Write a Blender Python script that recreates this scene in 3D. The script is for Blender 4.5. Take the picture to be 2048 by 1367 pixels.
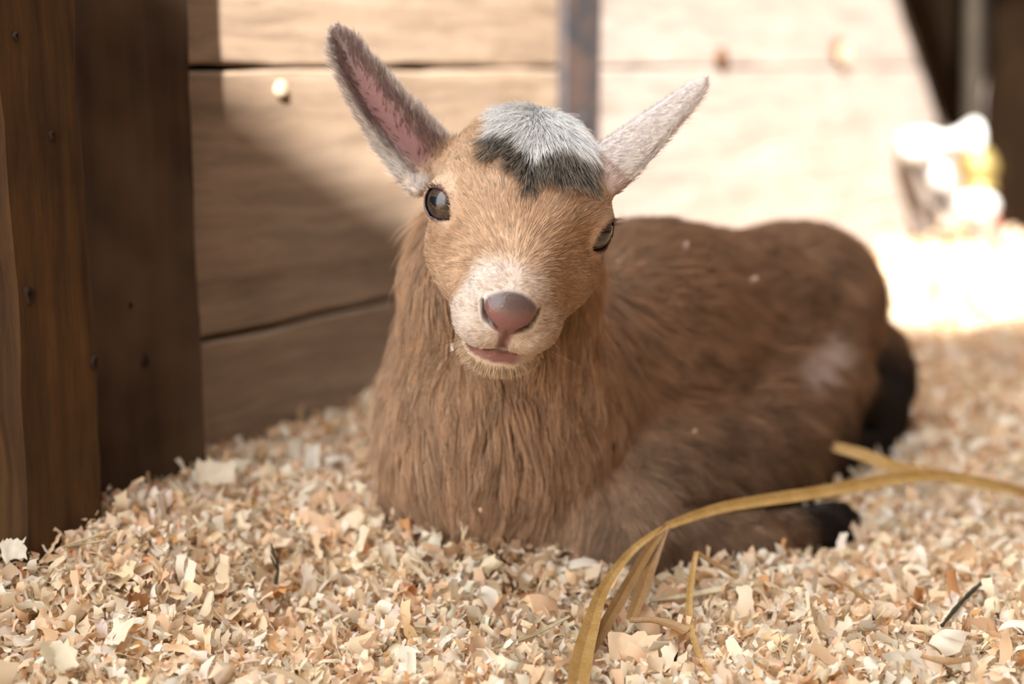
import bpy, bmesh, math, random
import numpy as np
from mathutils import Vector, Matrix

# ------------------------------------------------------------------ camera, sky, sun, exposure
for o in list(bpy.data.objects):
    bpy.data.objects.remove(o, do_unlink=True)
sc = bpy.context.scene
C = sc.collection
CAM_H = 0.237                       # lens height above the bedding
PITCH = math.radians(10.9)
FPX = 2844.0                        # 50 mm lens on a 36 mm frame, 2048 px wide
cam_d = bpy.data.cameras.new('camera')
cam_d.lens = 50.0
cam_d.sensor_width = 36.0
cam_d.clip_start = 0.02
cam_d.dof.use_dof = True
cam_d.dof.focus_distance = 0.572
cam_d.dof.aperture_fstop = 4.0
cam = bpy.data.objects.new('camera', cam_d)
cam.location = (0, 0, CAM_H)
cam.rotation_euler = (math.pi / 2 - PITCH, 0, 0)
C.objects.link(cam)
sc.camera = cam

world = bpy.data.worlds.new('sky')
sc.world = world
world.use_nodes = True
bg = world.node_tree.nodes['Background']
bg.inputs['Color'].default_value = (0.95, 0.97, 1.0, 1)
bg.inputs['Strength'].default_value = 1.0

sun_dir = Vector((0.05, 0.80, -0.652)).normalized()
sun_d = bpy.data.lights.new('sun', 'SUN')
sun_d.energy = 3.9
sun_d.angle = math.radians(1.2)
sun_d.color = (1.0, 0.965, 0.92)
sun = bpy.data.objects.new('sun', sun_d)
sun.rotation_euler = sun_dir.to_track_quat('-Z', 'Y').to_euler()
sun.location = (-1, -3, 3)
C.objects.link(sun)

sc.view_settings.view_transform = 'Standard'
sc.view_settings.look = 'None'
sc.view_settings.gamma = 1.0
sc.view_settings.use_curve_mapping = False
sc.view_settings.exposure = 2.38
sc.cycles_curves.shape = 'RIBBONS'
sc.cycles.max_bounces = 5
sc.cycles.diffuse_bounces = 3
sc.cycles.transmission_bounces = 3

# ------------------------------------------------------------------ helpers
CF = np.array([0, math.cos(PITCH), -math.sin(PITCH)])      # view axis
CU = np.array([0, math.sin(PITCH), math.cos(PITCH)])
CR = np.array([1.0, 0, 0])
CP = np.array([0, 0, CAM_H])


def at(px, py, depth):
    """A point of the place, found from where its ray leaves the lens and how far away it stands."""
    return CP + depth * (CF + CR * (px - 1024) / FPX + CU * (683.5 - py) / FPX)


def obj(name, me, mat=None, parent=None):
    o = bpy.data.objects.new(name, me)
    C.objects.link(o)
    if mat is not None and hasattr(me, 'materials') and len(me.materials) == 0:
        me.materials.append(mat)
    if parent is not None:
        o.parent = parent
        o.matrix_parent_inverse = parent.matrix_basis.inverted()
    return o


def tag(o, label=None, cat=None, group=None, kind=None):
    if label: o['label'] = label
    if cat: o['category'] = cat
    if group: o['group'] = group
    if kind: o['kind'] = kind
    return o


def empty(name, loc=(0, 0, 0)):
    o = bpy.data.objects.new(name, None)
    o.location = loc
    o.empty_display_size = 0.05
    C.objects.link(o)
    return o


def mesh_from(name, verts, faces, smooth=True):
    me = bpy.data.meshes.new(name)
    me.from_pydata([tuple(map(float, v)) for v in verts], [], [tuple(map(int, f)) for f in faces])
    if smooth:
        me.polygons.foreach_set('use_smooth', np.ones(len(me.polygons), bool))
    me.update()
    return me


def quads_mesh(name, V, Q, smooth=True):
    """fast mesh from (n,3) vertices and (m,4) quads"""
    me = bpy.data.meshes.new(name)
    me.vertices.add(len(V))
    me.vertices.foreach_set('co', np.ascontiguousarray(V, np.float32).ravel())
    me.loops.add(Q.size)
    me.loops.foreach_set('vertex_index', np.ascontiguousarray(Q, np.int32).ravel())
    me.polygons.add(len(Q))
    me.polygons.foreach_set('loop_start', np.arange(len(Q), dtype=np.int32) * 4)
    me.update(calc_edges=True)
    me.polygons.foreach_set('use_smooth', np.full(len(Q), smooth))
    me.validate()
    me.update()
    return me


def point_color(me, name, col):
    a = me.attributes.new(name, 'FLOAT_COLOR', 'POINT')
    c = np.ones((len(col), 4), np.float32)
    c[:, :3] = col
    a.data.foreach_set('color', c.ravel())


def srgb(*c):
    c = np.array(c, float) / 255.0
    return np.where(c <= 0.04045, c / 12.92, ((c + 0.055) / 1.055) ** 2.4)


class NT:
    """small node-tree builder"""
    def __init__(self, name):
        self.m = bpy.data.materials.new(name)
        self.m.use_nodes = True
        self.t = self.m.node_tree
        self.t.nodes.clear()
        self.out = self.t.nodes.new('ShaderNodeOutputMaterial')

    def n(self, kind, **kw):
        nd = self.t.nodes.new(kind)
        for k, v in kw.items():
            if k.startswith('i_'):
                key = k[2:].replace('_', ' ')
                nd.inputs[int(key) if key.isdigit() else key].default_value = v
            else:
                setattr(nd, k, v)
        return nd

    def l(self, a, b):
        self.t.links.new(a, b)

    def ramp(self, fac, stops):
        r = self.n('ShaderNodeValToRGB')
        e = r.color_ramp.elements
        while len(e) < len(stops):
            e.new(0.5)
        for k, (p, c) in enumerate(stops):
            e[k].position = p
            e[k].color = (*c, 1) if len(c) == 3 else c
        self.l(fac, r.inputs[0])
        return r.outputs[0]

    def mix(self, fac, a, b, mode='MIX'):
        m = self.n('ShaderNodeMix', data_type='RGBA', blend_type=mode)
        for sock, v in ((m.inputs[0], fac), (m.inputs[6], a), (m.inputs[7], b)):
            if isinstance(v, bpy.types.NodeSocket):
                self.l(v, sock)
            elif isinstance(v, (int, float)):
                sock.default_value = v
            else:
                sock.default_value = (*v, 1) if len(v) == 3 else v
        return m.outputs[2]


def wood(name, light, dark, axis=2, grain=60.0, rough=0.75, wear=0.5, bump=0.35, stain=None, knots=0.0, seed=0.0, spec=0.25):
    """weathered sawn wood; the grain runs along the given object axis"""
    b = NT(name)
    tc = b.n('ShaderNodeTexCoord')
    info = b.n('ShaderNodeObjectInfo')
    rnd = b.n('ShaderNodeVectorMath', operation='SCALE')
    b.l(info.outputs['Random'], rnd.inputs['Scale'])
    rnd.inputs[0].default_value = (7.3, 3.1, 5.7)
    add = b.n('ShaderNodeVectorMath', operation='ADD')
    b.l(tc.outputs['Object'], add.inputs[0])
    b.l(rnd.outputs[0], add.inputs[1])
    mp = b.n('ShaderNodeMapping')
    s = [grain] * 3
    s[axis] = grain * 0.055
    mp.inputs['Scale'].default_value = s
    mp.inputs['Location'].default_value = (seed, seed * 1.7, seed * 0.6)
    b.l(add.outputs[0], mp.inputs['Vector'])
    # slow warp so that the grain waves around
    wn = b.n('ShaderNodeTexNoise', i_Scale=9.0, i_Detail=2.0)
    b.l(add.outputs[0], wn.inputs['Vector'])
    wv = b.n('ShaderNodeVectorMath', operation='MULTIPLY_ADD')
    b.l(wn.outputs['Color'], wv.inputs[0])
    wv.inputs[1].default_value = [(1.3 if k != axis else 0.0) for k in range(3)]
    b.l(mp.outputs[0], wv.inputs[2])
    g1 = b.n('ShaderNodeTexNoise', i_Scale=1.0, i_Detail=7.0, i_Roughness=0.62)
    b.l(wv.outputs[0], g1.inputs['Vector'])
    g2 = b.n('ShaderNodeTexNoise', i_Scale=3.4, i_Detail=4.0, i_Roughness=0.7)
    b.l(wv.outputs[0], g2.inputs['Vector'])
    blot = b.n('ShaderNodeTexNoise', i_Scale=16.0, i_Detail=5.0, i_Roughness=0.6)
    b.l(add.outputs[0], blot.inputs['Vector'])
    mid = [(l_ + d_) * 0.5 for l_, d_ in zip(light, dark)]
    c = b.ramp(g1.outputs['Fac'], [(0.28, dark), (0.5, mid), (0.72, light)])
    f2 = b.ramp(g2.outputs['Fac'], [(0.36, (0.35,) * 3), (0.56, (1,) * 3)])
    c = b.mix(0.45, c, f2, 'MULTIPLY')
    bl = b.ramp(blot.outputs['Fac'], [(0.35, (0.42, 0.38, 0.34)), (0.62, (1, 1, 1))])
    c = b.mix(wear, c, bl, 'MULTIPLY')
    if stain is not None:
        st = b.n('ShaderNodeTexNoise', i_Scale=5.0, i_Detail=4.0, i_Roughness=0.55)
        b.l(add.outputs[0], st.inputs['Vector'])
        sm = b.ramp(st.outputs['Fac'], [(0.50, (0, 0, 0)), (0.66, (1, 1, 1))])
        c = b.mix(sm, c, stain)
    if knots > 0:
        km = b.n('ShaderNodeMapping')
        ks = [14.0] * 3
        ks[axis] = 5.0
        km.inputs['Scale'].default_value = ks
        b.l(add.outputs[0], km.inputs['Vector'])
        vo = b.n('ShaderNodeTexVoronoi', i_Scale=1.0)
        b.l(km.outputs[0], vo.inputs['Vector'])
        kk = b.ramp(vo.outputs['Distance'], [(0.06, (0.12, 0.06, 0.03)), (0.15, (1, 1, 1))])
        c = b.mix(knots, c, kk, 'MULTIPLY')
    p = b.n('ShaderNodeBsdfPrincipled')
    p.inputs['Roughness'].default_value = rough
    p.inputs['Specular IOR Level'].default_value = spec
    b.l(c, p.inputs['Base Color'])
    bm = b.n('ShaderNodeBump', i_Strength=bump, i_Distance=0.0015)
    b.l(g1.outputs['Fac'], bm.inputs['Height'])
    b.l(bm.outputs[0], p.inputs['Normal'])
    b.l(p.outputs[0], b.out.inputs[0])
    return b.m


def plain(name, col, rough=0.6, spec=0.4, metal=0.0, noise=None, nscale=40.0, bump=0.0):
    b = NT(name)
    p = b.n('ShaderNodeBsdfPrincipled')
    p.inputs['Base Color'].default_value = (*col, 1)
    p.inputs['Roughness'].default_value = rough
    p.inputs['Specular IOR Level'].default_value = spec
    p.inputs['Metallic'].default_value = metal
    if noise is not None:
        tc = b.n('ShaderNodeTexCoord')
        nz = b.n('ShaderNodeTexNoise', i_Scale=nscale, i_Detail=6.0, i_Roughness=0.65)
        b.l(tc.outputs['Object'], nz.inputs['Vector'])
        c = b.ramp(nz.outputs['Fac'], [(0.42, col), (0.60, noise)])
        b.l(c, p.inputs['Base Color'])
        if bump:
            bm = b.n('ShaderNodeBump', i_Strength=bump, i_Distance=0.001)
            b.l(nz.outputs['Fac'], bm.inputs['Height'])
            b.l(bm.outputs[0], p.inputs['Normal'])
    b.l(p.outputs[0], b.out.inputs[0])
    return b.m


def attr_mat(name, attr, rough=0.6, spec=0.3, transl=0.0, vary=0.0, coat=0.0, sss=0.0, vscale=300.0):
    b = NT(name)
    a = b.n('ShaderNodeAttribute', attribute_name=attr)
    c = a.outputs['Color']
    if vary > 0:
        tc = b.n('ShaderNodeTexCoord')
        nz = b.n('ShaderNodeTexNoise', i_Scale=vscale, i_Detail=4.0)
        b.l(tc.outputs['Object'], nz.inputs['Vector'])
        v = b.ramp(nz.outputs['Fac'], [(0.3, (1 - vary,) * 3), (0.7, (1 + vary * 0.4,) * 3)])
        c = b.mix(1.0, c, v, 'MULTIPLY')
    p = b.n('ShaderNodeBsdfPrincipled')
    p.inputs['Roughness'].default_value = rough
    p.inputs['Specular IOR Level'].default_value = spec
    p.inputs['Coat Weight'].default_value = coat
    p.inputs['Coat Roughness'].default_value = 0.25
    if sss:
        p.inputs['Subsurface Weight'].default_value = sss
        p.inputs['Subsurface Radius'].default_value = (1.0, 0.4, 0.25)
        p.inputs['Subsurface Scale'].default_value = 0.002
    b.l(c, p.inputs['Base Color'])
    sh = p.outputs[0]
    if transl > 0:
        t = b.n('ShaderNodeBsdfTranslucent')
        b.l(c, t.inputs[0])
        ms = b.n('ShaderNodeMixShader')
        ms.inputs[0].default_value = transl
        b.l(sh, ms.inputs[1])
        b.l(t.outputs[0], ms.inputs[2])
        sh = ms.outputs[0]
    b.l(sh, b.out.inputs[0])
    return b.m


def vnoise(P, scale, seed=0, octaves=2):
    """smooth value noise made of random plane waves, roughly -1..1"""
    r = np.random.default_rng(seed)
    out = np.zeros(len(P))
    amp, tot = 1.0, 0.0
    for _ in range(octaves):
        K = r.normal(size=(7, 3)) * scale
        ph = r.uniform(0, 6.283, 7)
        out += amp * np.sin(P @ K.T + ph).sum(1) / 2.6
        tot += amp
        amp *= 0.55
        scale *= 2.1
    return out / tot


def smooth01(a, b, x):
    t = np.clip((x - a) / (b - a), 0, 1)
    return t * t * (3 - 2 * t)


def unit(v):
    v = np.asarray(v, float)
    return v / np.maximum(np.linalg.norm(v, axis=-1, keepdims=True), 1e-9)


rng = np.random.default_rng(11)
random.seed(5)
# ------------------------------------------------------------------ the pen: walls, boards, floor
WA = np.array([-0.166, 0.738, 0.0])            # a point of the back wall's face
WW = unit(np.array([0.553, 0.833, 0.0]))       # along the back wall, going away
WN = np.array([WW[1], -WW[0], 0.0])            # out of the wall, into the pen


def wall_pt(s, out, z):
    return WA + WW * s + WN * out + np.array([0, 0, z])


def board_mesh(name, length, width, thick, seed, nseg=14, wob=0.0012, chamfer=0.0018, cut=None):
    """a sawn board lying along x (length), width along z, front face at y=0 going back to -thick; wavy worn edges"""
    r = np.random.default_rng(seed)
    xs = np.linspace(0, length, nseg)
    c = chamfer
    prof = [(-thick, 0), (-thick, width), (-c, width), (0, width - c), (0, c), (-c, 0)]
    ph = r.uniform(0, 6.28, 6)
    V = []
    for k, x in enumerate(xs):
        for j, (y, z) in enumerate(prof):
            top = z > width / 2
            dz = wob * (math.sin(x * 31 + ph[0 if top else 1]) + 0.6 * math.sin(x * 83 + ph[2 if top else 3]) + r.normal() * 0.3)
            if cut is not None and not top:
                dz += cut(x)
            dy = wob * 0.5 * math.sin(x * 23 + ph[4]) if y > -thick / 2 else 0
            V.append((x, y + dy, z + dz))
    Fc = []
    m = len(prof)
    for k in range(nseg - 1):
        for j in range(m):
            a, b = k * m + j, k * m + (j + 1) % m
            Fc.append((a, b, b + m, a + m))
    Fc.append(tuple(range(m)))
    Fc.append(tuple(range((nseg - 1) * m, nseg * m))[::-1])
    me = mesh_from(name, V, Fc, smooth=False)
    bmm = bmesh.new()
    bmm.from_mesh(me)
    bmesh.ops.recalc_face_normals(bmm, faces=bmm.faces)
    bmm.to_mesh(me)
    bmm.free()
    return me


def put_board(name, me, mat, parent, origin, xdir, ydir, zdir):
    o = obj(name, me, mat)
    M = Matrix.Identity(4)
    for k, d in enumerate((xdir, ydir, zdir)):
        for i in range(3):
            M[i][k] = float(d[i])
    for i in range(3):
        M[i][3] = float(origin[i])
    o.parent = parent
    o.matrix_parent_inverse = Matrix.Translation(parent.location).inverted()
    o.matrix_basis = M
    return o


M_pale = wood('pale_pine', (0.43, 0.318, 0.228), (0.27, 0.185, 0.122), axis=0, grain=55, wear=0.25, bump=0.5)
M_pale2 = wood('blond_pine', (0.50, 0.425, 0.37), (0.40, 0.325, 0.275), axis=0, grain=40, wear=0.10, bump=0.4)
M_dark = wood('dark_oak_stain', (0.115, 0.056, 0.016), (0.028, 0.011, 0.004), axis=0, grain=70, wear=0.55, bump=0.6)
M_dark2 = wood('dark_weathered', (0.075, 0.038, 0.016), (0.014, 0.006, 0.003), axis=0, grain=60, wear=0.8, bump=0.6, stain=(0.105, 0.066, 0.040))
M_shade_dark = wood('shade_dark_wood', (0.022, 0.0115, 0.0055), (0.007, 0.004, 0.002), axis=0, grain=60, wear=0.5, spec=0.03, rough=0.95)  # near-black colour carries the shade of the places it covers
M_brown = plain('brown_fence_wood', (0.10, 0.055, 0.026), 0.8, 0.2, noise=(0.06, 0.032, 0.015), nscale=30)

wall_back = tag(empty('wall_back', wall_pt(0, 0, 0)), 'pale plank wall behind the kid', kind='structure')
bpy.context.view_layer.update()
S_BAR = 0.382
# left bay: wide horizontal planks up to the dark upright bar
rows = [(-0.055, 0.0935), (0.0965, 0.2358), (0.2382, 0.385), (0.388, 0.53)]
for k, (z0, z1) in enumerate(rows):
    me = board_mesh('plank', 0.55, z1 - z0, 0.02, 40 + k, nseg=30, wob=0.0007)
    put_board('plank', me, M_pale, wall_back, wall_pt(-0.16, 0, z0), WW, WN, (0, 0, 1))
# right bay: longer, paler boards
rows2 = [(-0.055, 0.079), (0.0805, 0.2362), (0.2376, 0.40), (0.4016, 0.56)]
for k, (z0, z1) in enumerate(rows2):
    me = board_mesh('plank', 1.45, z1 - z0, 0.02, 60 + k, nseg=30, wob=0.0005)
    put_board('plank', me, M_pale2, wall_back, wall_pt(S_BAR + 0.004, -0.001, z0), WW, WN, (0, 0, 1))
# knots and a torn splinter; pale pieces paint lit edges, a dark disc shade
def knot(s, z, r, mat, seed, parent, name='knot', out=0.0):
    rr = np.random.default_rng(seed)
    V, Fc = [], []
    nseg, rings = 18, [(1.0, 0.0005), (0.85, 0.0022), (0.5, 0.0035), (0.15, 0.003)]
    for q, (f, h) in enumerate(rings):
        for j in range(nseg):
            a = j / nseg * 6.2832
            rad = r * f * (1 + 0.12 * math.sin(2 * a + seed) + 0.05 * rr.normal())
            V.append(wall_pt(s + rad * 1.25 * math.cos(a), out + h, z + rad * math.sin(a)))
    for q in range(len(rings) - 1):
        for j in range(nseg):
            a, b = q * nseg + j, q * nseg + (j + 1) % nseg
            Fc.append((a, b, b + nseg, a + nseg))
    Fc.append(tuple(range((len(rings) - 1) * nseg, len(rings) * nseg)))
    o = obj(name, mesh_from(name, V, Fc), mat)
    o.parent = parent
    o.matrix_parent_inverse = Matrix.Translation(parent.location).inverted()
    return o


M_knot = wood('knot_wood', (0.30, 0.15, 0.07), (0.10, 0.045, 0.02), axis=1, grain=90)
M_knot_lit = wood('lit_knot', (0.80, 0.66, 0.50), (0.62, 0.44, 0.28), axis=1, grain=60)
# dark sheet added behind the planks to close gaps to the sky
bk = obj('backing', board_mesh('backing', 2.2, 0.75, 0.01, 39, nseg=4, wob=0.0), plain('gap_backing', (0.02, 0.018, 0.016), 0.9, 0.1, noise=(0.03, 0.026, 0.022)))
bk.parent = wall_back
bk.matrix_parent_inverse = Matrix.Translation(wall_back.location).inverted()
bk.matrix_basis = Matrix.Translation(Vector(wall_pt(-0.4, -0.024, -0.06))) @ Matrix(((WW[0], WN[0], 0, 0), (WW[1], WN[1], 0, 0), (0, 0, 1, 0), (0, 0, 0, 1)))
knot(0.905, 0.256, 0.013, M_knot, 1, wall_back)  # dark disc paints the shaded side of a knot hole
knot(0.918, 0.249, 0.012, M_knot_lit, 2, wall_back, out=0.003)  # pale disc paints the lit side of that hole
knot(0.63, 0.245, 0.010, M_knot, 3, wall_back)
knot(0.069, 0.2255, 0.0045, M_knot_lit, 5, wall_back, 'splinter')

# dark upright metal bar between the bays
def box_mesh(name, sx, sy, sz, bevel=0.002, seg=2, sub=0, wob=0.0, seed=0):
    bmm = bmesh.new()
    bmesh.ops.create_cube(bmm, size=1.0)
    for v in bmm.verts:
        v.co = Vector((v.co.x * sx, v.co.y * sy, v.co.z * sz))
    if sub:
        bmesh.ops.subdivide_edges(bmm, edges=[e for e in bmm.edges if abs((e.verts[0].co - e.verts[1].co).z) > sz * 0.5], cuts=sub, use_grid_fill=True)
    if bevel:
        bmesh.ops.bevel(bmm, geom=[e for e in bmm.edges if e.calc_face_angle(0) > 0.5], offset=bevel, segments=seg, profile=0.5, affect='EDGES')
    if wob:
        r = np.random.default_rng(seed)
        for v in bmm.verts:
            v.co += Vector(r.normal(size=3) * wob)
    me = bpy.data.meshes.new(name)
    bmm.to_mesh(me)
    bmm.free()
    return me


M_bar = plain('rusty_bar', (0.040, 0.040, 0.044), rough=0.6, spec=0.4, metal=0.0, noise=(0.095, 0.062, 0.052), nscale=55, bump=0.4)
bar = obj('metal_bar', box_mesh('metal_bar', 0.050, 0.008, 0.62, 0.0015, 2, sub=8), M_bar)
_R3 = Matrix.Identity(4)
for k, d in enumerate((WW, WN, (0, 0, 1))):
    for i in range(3):
        _R3[i][k] = float(d[i])
bar.matrix_world = Matrix.Translation(Vector(wall_pt(S_BAR, 0.0045, 0.25))) @ _R3
tag(bar, 'dark grey rusty upright metal bar on the pale plank wall behind the head', 'metal bar')
for z in (0.06, 0.20, 0.46):
    bmm = bmesh.new()
    bmesh.ops.create_uvsphere(bmm, u_segments=12, v_segments=8, radius=0.006)
    me = bpy.data.meshes.new('rivet')
    bmm.to_mesh(me)
    bmm.free()
    rv = obj('rivet', me, M_bar)
    rv.parent = bar
    rv.location = (0.0, 0.0035, z - 0.25)
    rv.scale = (1, 0.4, 1)

# upright boards at the left end of the wall: one on the planks, a thicker one in front of it
wall_left = tag(empty('wall_left', wall_pt(-0.1, 0.02, 0)), 'dark upright boards at the end of the plank wall', kind='structure')
bpy.context.view_layer.update()
UPW = np.array([0, 0, 1.0])
def notch(x):
    return 0.0
# board on the planks: x axis = up, z axis = along the wall
me = board_mesh('plank', 0.62, 0.115, 0.032, 80, nseg=40, wob=0.0008, chamfer=0.0025)
put_board('plank', me, M_dark2, wall_left, wall_pt(-0.1408, 0.031, -0.06), UPW, WN, WW)
me = board_mesh('plank', 0.62, 0.0460, 0.036, 81, nseg=46, wob=0.0009, chamfer=0.004)
put_board('plank', me, M_dark, wall_left, wall_pt(-0.157, 0.0545, -0.06), UPW, WN, WW)
me = board_mesh('plank', 0.62, 0.20, 0.018, 82, nseg=20, wob=0.0008)
put_board('plank', me, M_shade_dark, wall_left, wall_pt(-0.36, 0.010, -0.06), UPW, WN, WW)  # near-black plank stands in for the dark gap beside the boards
# knots on the upright boards
def knot_at(px, py, depth, r, mat, seed, sx=0.7):
    rr = np.random.default_rng(seed)
    c = at(px, py, depth)
    V, Fc = [], []
    nseg, rings = 16, [(1.0, -0.0006), (0.8, 0.0006), (0.45, 0.0009), (0.1, -0.0002)]
    for q, (f, h) in enumerate(rings):
        for j in range(nseg):
            a = j / nseg * 6.2832
            rad = r * f * (1 + 0.15 * math.sin(3 * a + seed) + 0.06 * rr.normal())
            V.append(c + WW * rad * sx * math.cos(a) + UPW * rad * 1.2 * math.sin(a) + WN * h)
    for q in range(len(rings) - 1):
        for j in range(nseg):
            a, b = q * nseg + j, q * nseg + (j + 1) % nseg
            Fc.append((a, b, b + nseg, a + nseg))
    Fc.append(tuple(range((len(rings) - 1) * nseg, len(rings) * nseg)))
    o = obj('knot', mesh_from('knot', V, Fc), mat)
    o.parent = wall_left
    o.matrix_parent_inverse = Matrix.Translation(wall_left.location).inverted()
    return o


def on_plane(px, py, out):
    """point where the sight line meets the plane parallel to the wall, 'out' metres in front of it"""
    r = CF + CR * (px - 1024) / FPX + CU * (683.5 - py) / FPX
    return ((WA + WN * out - CP) @ WN) / (r @ WN)


M_knot_black = wood('black_knot', (0.05, 0.02, 0.01), (0.012, 0.006, 0.004), axis=1, grain=90)
for px, py, r, sd in ((292, 720, 0.0030, 3), (262, 610, 0.0012, 8)):
    knot_at(px, py, on_plane(px, py, 0.0320), r, M_knot_black, sd)
for px, py, r, sd in ((190, 725, 0.0030, 4), (32, 72, 0.0016, 5), (105, 270, 0.0018, 6), (60, 590, 0.0035, 7)):
    knot_at(px, py, on_plane(px, py, 0.0555), r, M_knot_black, sd)

# far right: end wall coloured for shade; slanted dark board paints the wall shadow
wall_right = tag(empty('wall_right', (0.78, 2.0, 0)), 'board wall at the far end of the pen, coloured dark for shade', kind='structure')
bpy.context.view_layer.update()
RD = unit(np.array([0.9, -0.35, 0]))
RN = np.array([RD[1], -RD[0], 0.0])
r0 = at(1952, 510, 1.80)
r0[2] = -0.06
for k in range(5):
    me = board_mesh('plank', 0.95, 0.14, 0.022, 90 + k, nseg=16, wob=0.0015)
    put_board('plank', me, M_shade_dark, wall_right, r0 + RD * (0.146 * k) + RN * (0.004 * (k % 2)), UPW, RN if RN[1] < 0 else -RN, RD)
me = board_mesh('shadow_board', 0.55, 0.34, 0.03, 97, nseg=16, wob=0.0012)  # dark board drawn where a slanted shadow lies on the wall
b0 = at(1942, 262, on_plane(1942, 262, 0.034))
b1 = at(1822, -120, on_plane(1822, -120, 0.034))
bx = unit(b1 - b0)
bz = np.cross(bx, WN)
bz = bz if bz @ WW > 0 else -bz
put_board('shadow_board', me, M_shade_dark, wall_right, b0, bx, WN, bz)

# pen front behind the photographer: its top edge throws the shade in which the kid lies
SH_N = unit(np.array([0.207, -0.626, -0.752]))       # plane of the shade's edge
SH_P = wall_pt(0.045, 0, 0.224)
FE = unit(np.array([SH_N[1], -SH_N[0], 0.0])) * -1   # horizontal line inside that plane
fence = tag(empty('wall_front', (0, -0.45, 0)), 'board front of the pen behind the photographer', kind='structure')
bpy.context.view_layer.update()
fy = -0.45
ftop = SH_P[2] - ((-SH_P[0]) * SH_N[0] + (fy - SH_P[1]) * SH_N[1]) / SH_N[2]
FNn = np.array([-FE[1], FE[0], 0.0])
z = ftop
k = 0
while z > -0.02:
    h = 0.15
    me = board_mesh('plank', 2.7, h - 0.004, 0.024, 120 + k, nseg=16, wob=0.001)
    put_board('plank', me, M_brown, fence, np.array([0, fy, z - h]) - FE * 0.43, FE, FNn, (0, 0, 1))
    z -= h
    k += 1

# added unseen side wall and roof: block sky on the right, left stays open
added_side = tag(empty('added_side_wall', (0.67, 0.6, 0)), 'unseen board wall added to dim the sky from the right', kind='structure')
added_cover = tag(empty('added_roof', (0.4, 0.9, 1.5)), 'unseen boards added overhead to dim the right half of the pen', kind='structure')
bpy.context.view_layer.update()
for k in range(13):
    me = board_mesh('plank', 2.65, 0.156, 0.022, 140 + k, nseg=6, wob=0.001)
    put_board('plank', me, M_brown, added_side, np.array([0.67, -0.9, -0.05 + 0.16 * k]), (0, 1, 0), (-1, 0, 0), (0, 0, 1))
for k in range(4):
    me = board_mesh('plank', 2.3, 0.20, 0.022, 160 + k, nseg=6, wob=0.001)
    put_board('plank', me, M_brown, added_cover, np.array([0.12 + 0.204 * k, 0.33, 1.5]), (0, 1, 0), (0, 0, -1), (1, 0, 0))
# ------------------------------------------------------------------ the kid: one continuous surface from a signed distance field
def smin(a, b, k):
    h = np.clip(0.5 + 0.5 * (b - a) / k, 0, 1)
    return b + (a - b) * h - k * h * (1 - h)


def smax(a, b, k):
    return -smin(-a, -b, k)


def ell(p, c, r):
    q = p - np.asarray(c, np.float32)
    r = np.asarray(r, np.float32)
    k0 = np.sqrt(((q / r) ** 2).sum(-1))
    k1 = np.sqrt(((q / (r * r)) ** 2).sum(-1))
    return k0 * (k0 - 1) / np.maximum(k1, 1e-6)


def cone(p, a, b, ra, rb):
    a = np.asarray(a, np.float32)
    b = np.asarray(b, np.float32)
    ba = b - a
    h = np.clip(((p - a) @ ba) / (ba @ ba), 0, 1)
    return np.sqrt(((p - a - h[:, None] * ba) ** 2).sum(-1)) - (ra + (rb - ra) * h)


def frame_ell(p, c, axes, r):
    """ellipsoid with its own axes (rows of axes)"""
    q = (p - np.asarray(c, np.float32)) @ np.asarray(axes, np.float32).T
    return ell(q, (0, 0, 0), r)


# head frame: x to the kid's right (camera left), y along the muzzle, z up; millimetres inside the head
ROLL, DOWN, YAW = math.radians(12.0), math.radians(38.5), math.radians(4.0)
_R = math.cos(ROLL) * CR - math.sin(ROLL) * CU
_D = -math.sin(ROLL) * CR - math.cos(ROLL) * CU
_F = math.cos(DOWN) * (-CF) + math.sin(DOWN) * _D
HX = -_R
HX, _F = math.cos(YAW) * HX + math.sin(YAW) * _F, math.cos(YAW) * _F - math.sin(YAW) * HX
HF = _F
HU = np.cross(HX, HF)
HM = np.stack([HX, HF, HU])                    # rows: head axes in the place
HE = at(1041, 440, 0.590)


def to_head(P):
    return ((P - HE) @ HM.T * 1000.0).astype(np.float32)


def from_head(q):
    return HE + (np.asarray(q, float) / 1000.0) @ HM


EYE_P = {1: np.array([30.3, 2.3, 4.3]), -1: np.array([-29.0, 1.0, 2.2])}
EYE_R = 9.2
EYE_D = {1: unit([0.60, 0.74, 0.28]), -1: unit([-0.83, 0.54, 0.06])}


def nostril(m):
    """comma-shaped slit under the outer edge of the nose pad"""
    n1 = cone(m, (4.6, 57.5, -13.4), (8.2, 55.0, -11.4), 1.2, 2.0)
    return np.minimum(n1, cone(m, (8.2, 55.0, -11.4), (10.9, 51.5, -5.4), 2.0, 1.0))


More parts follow.
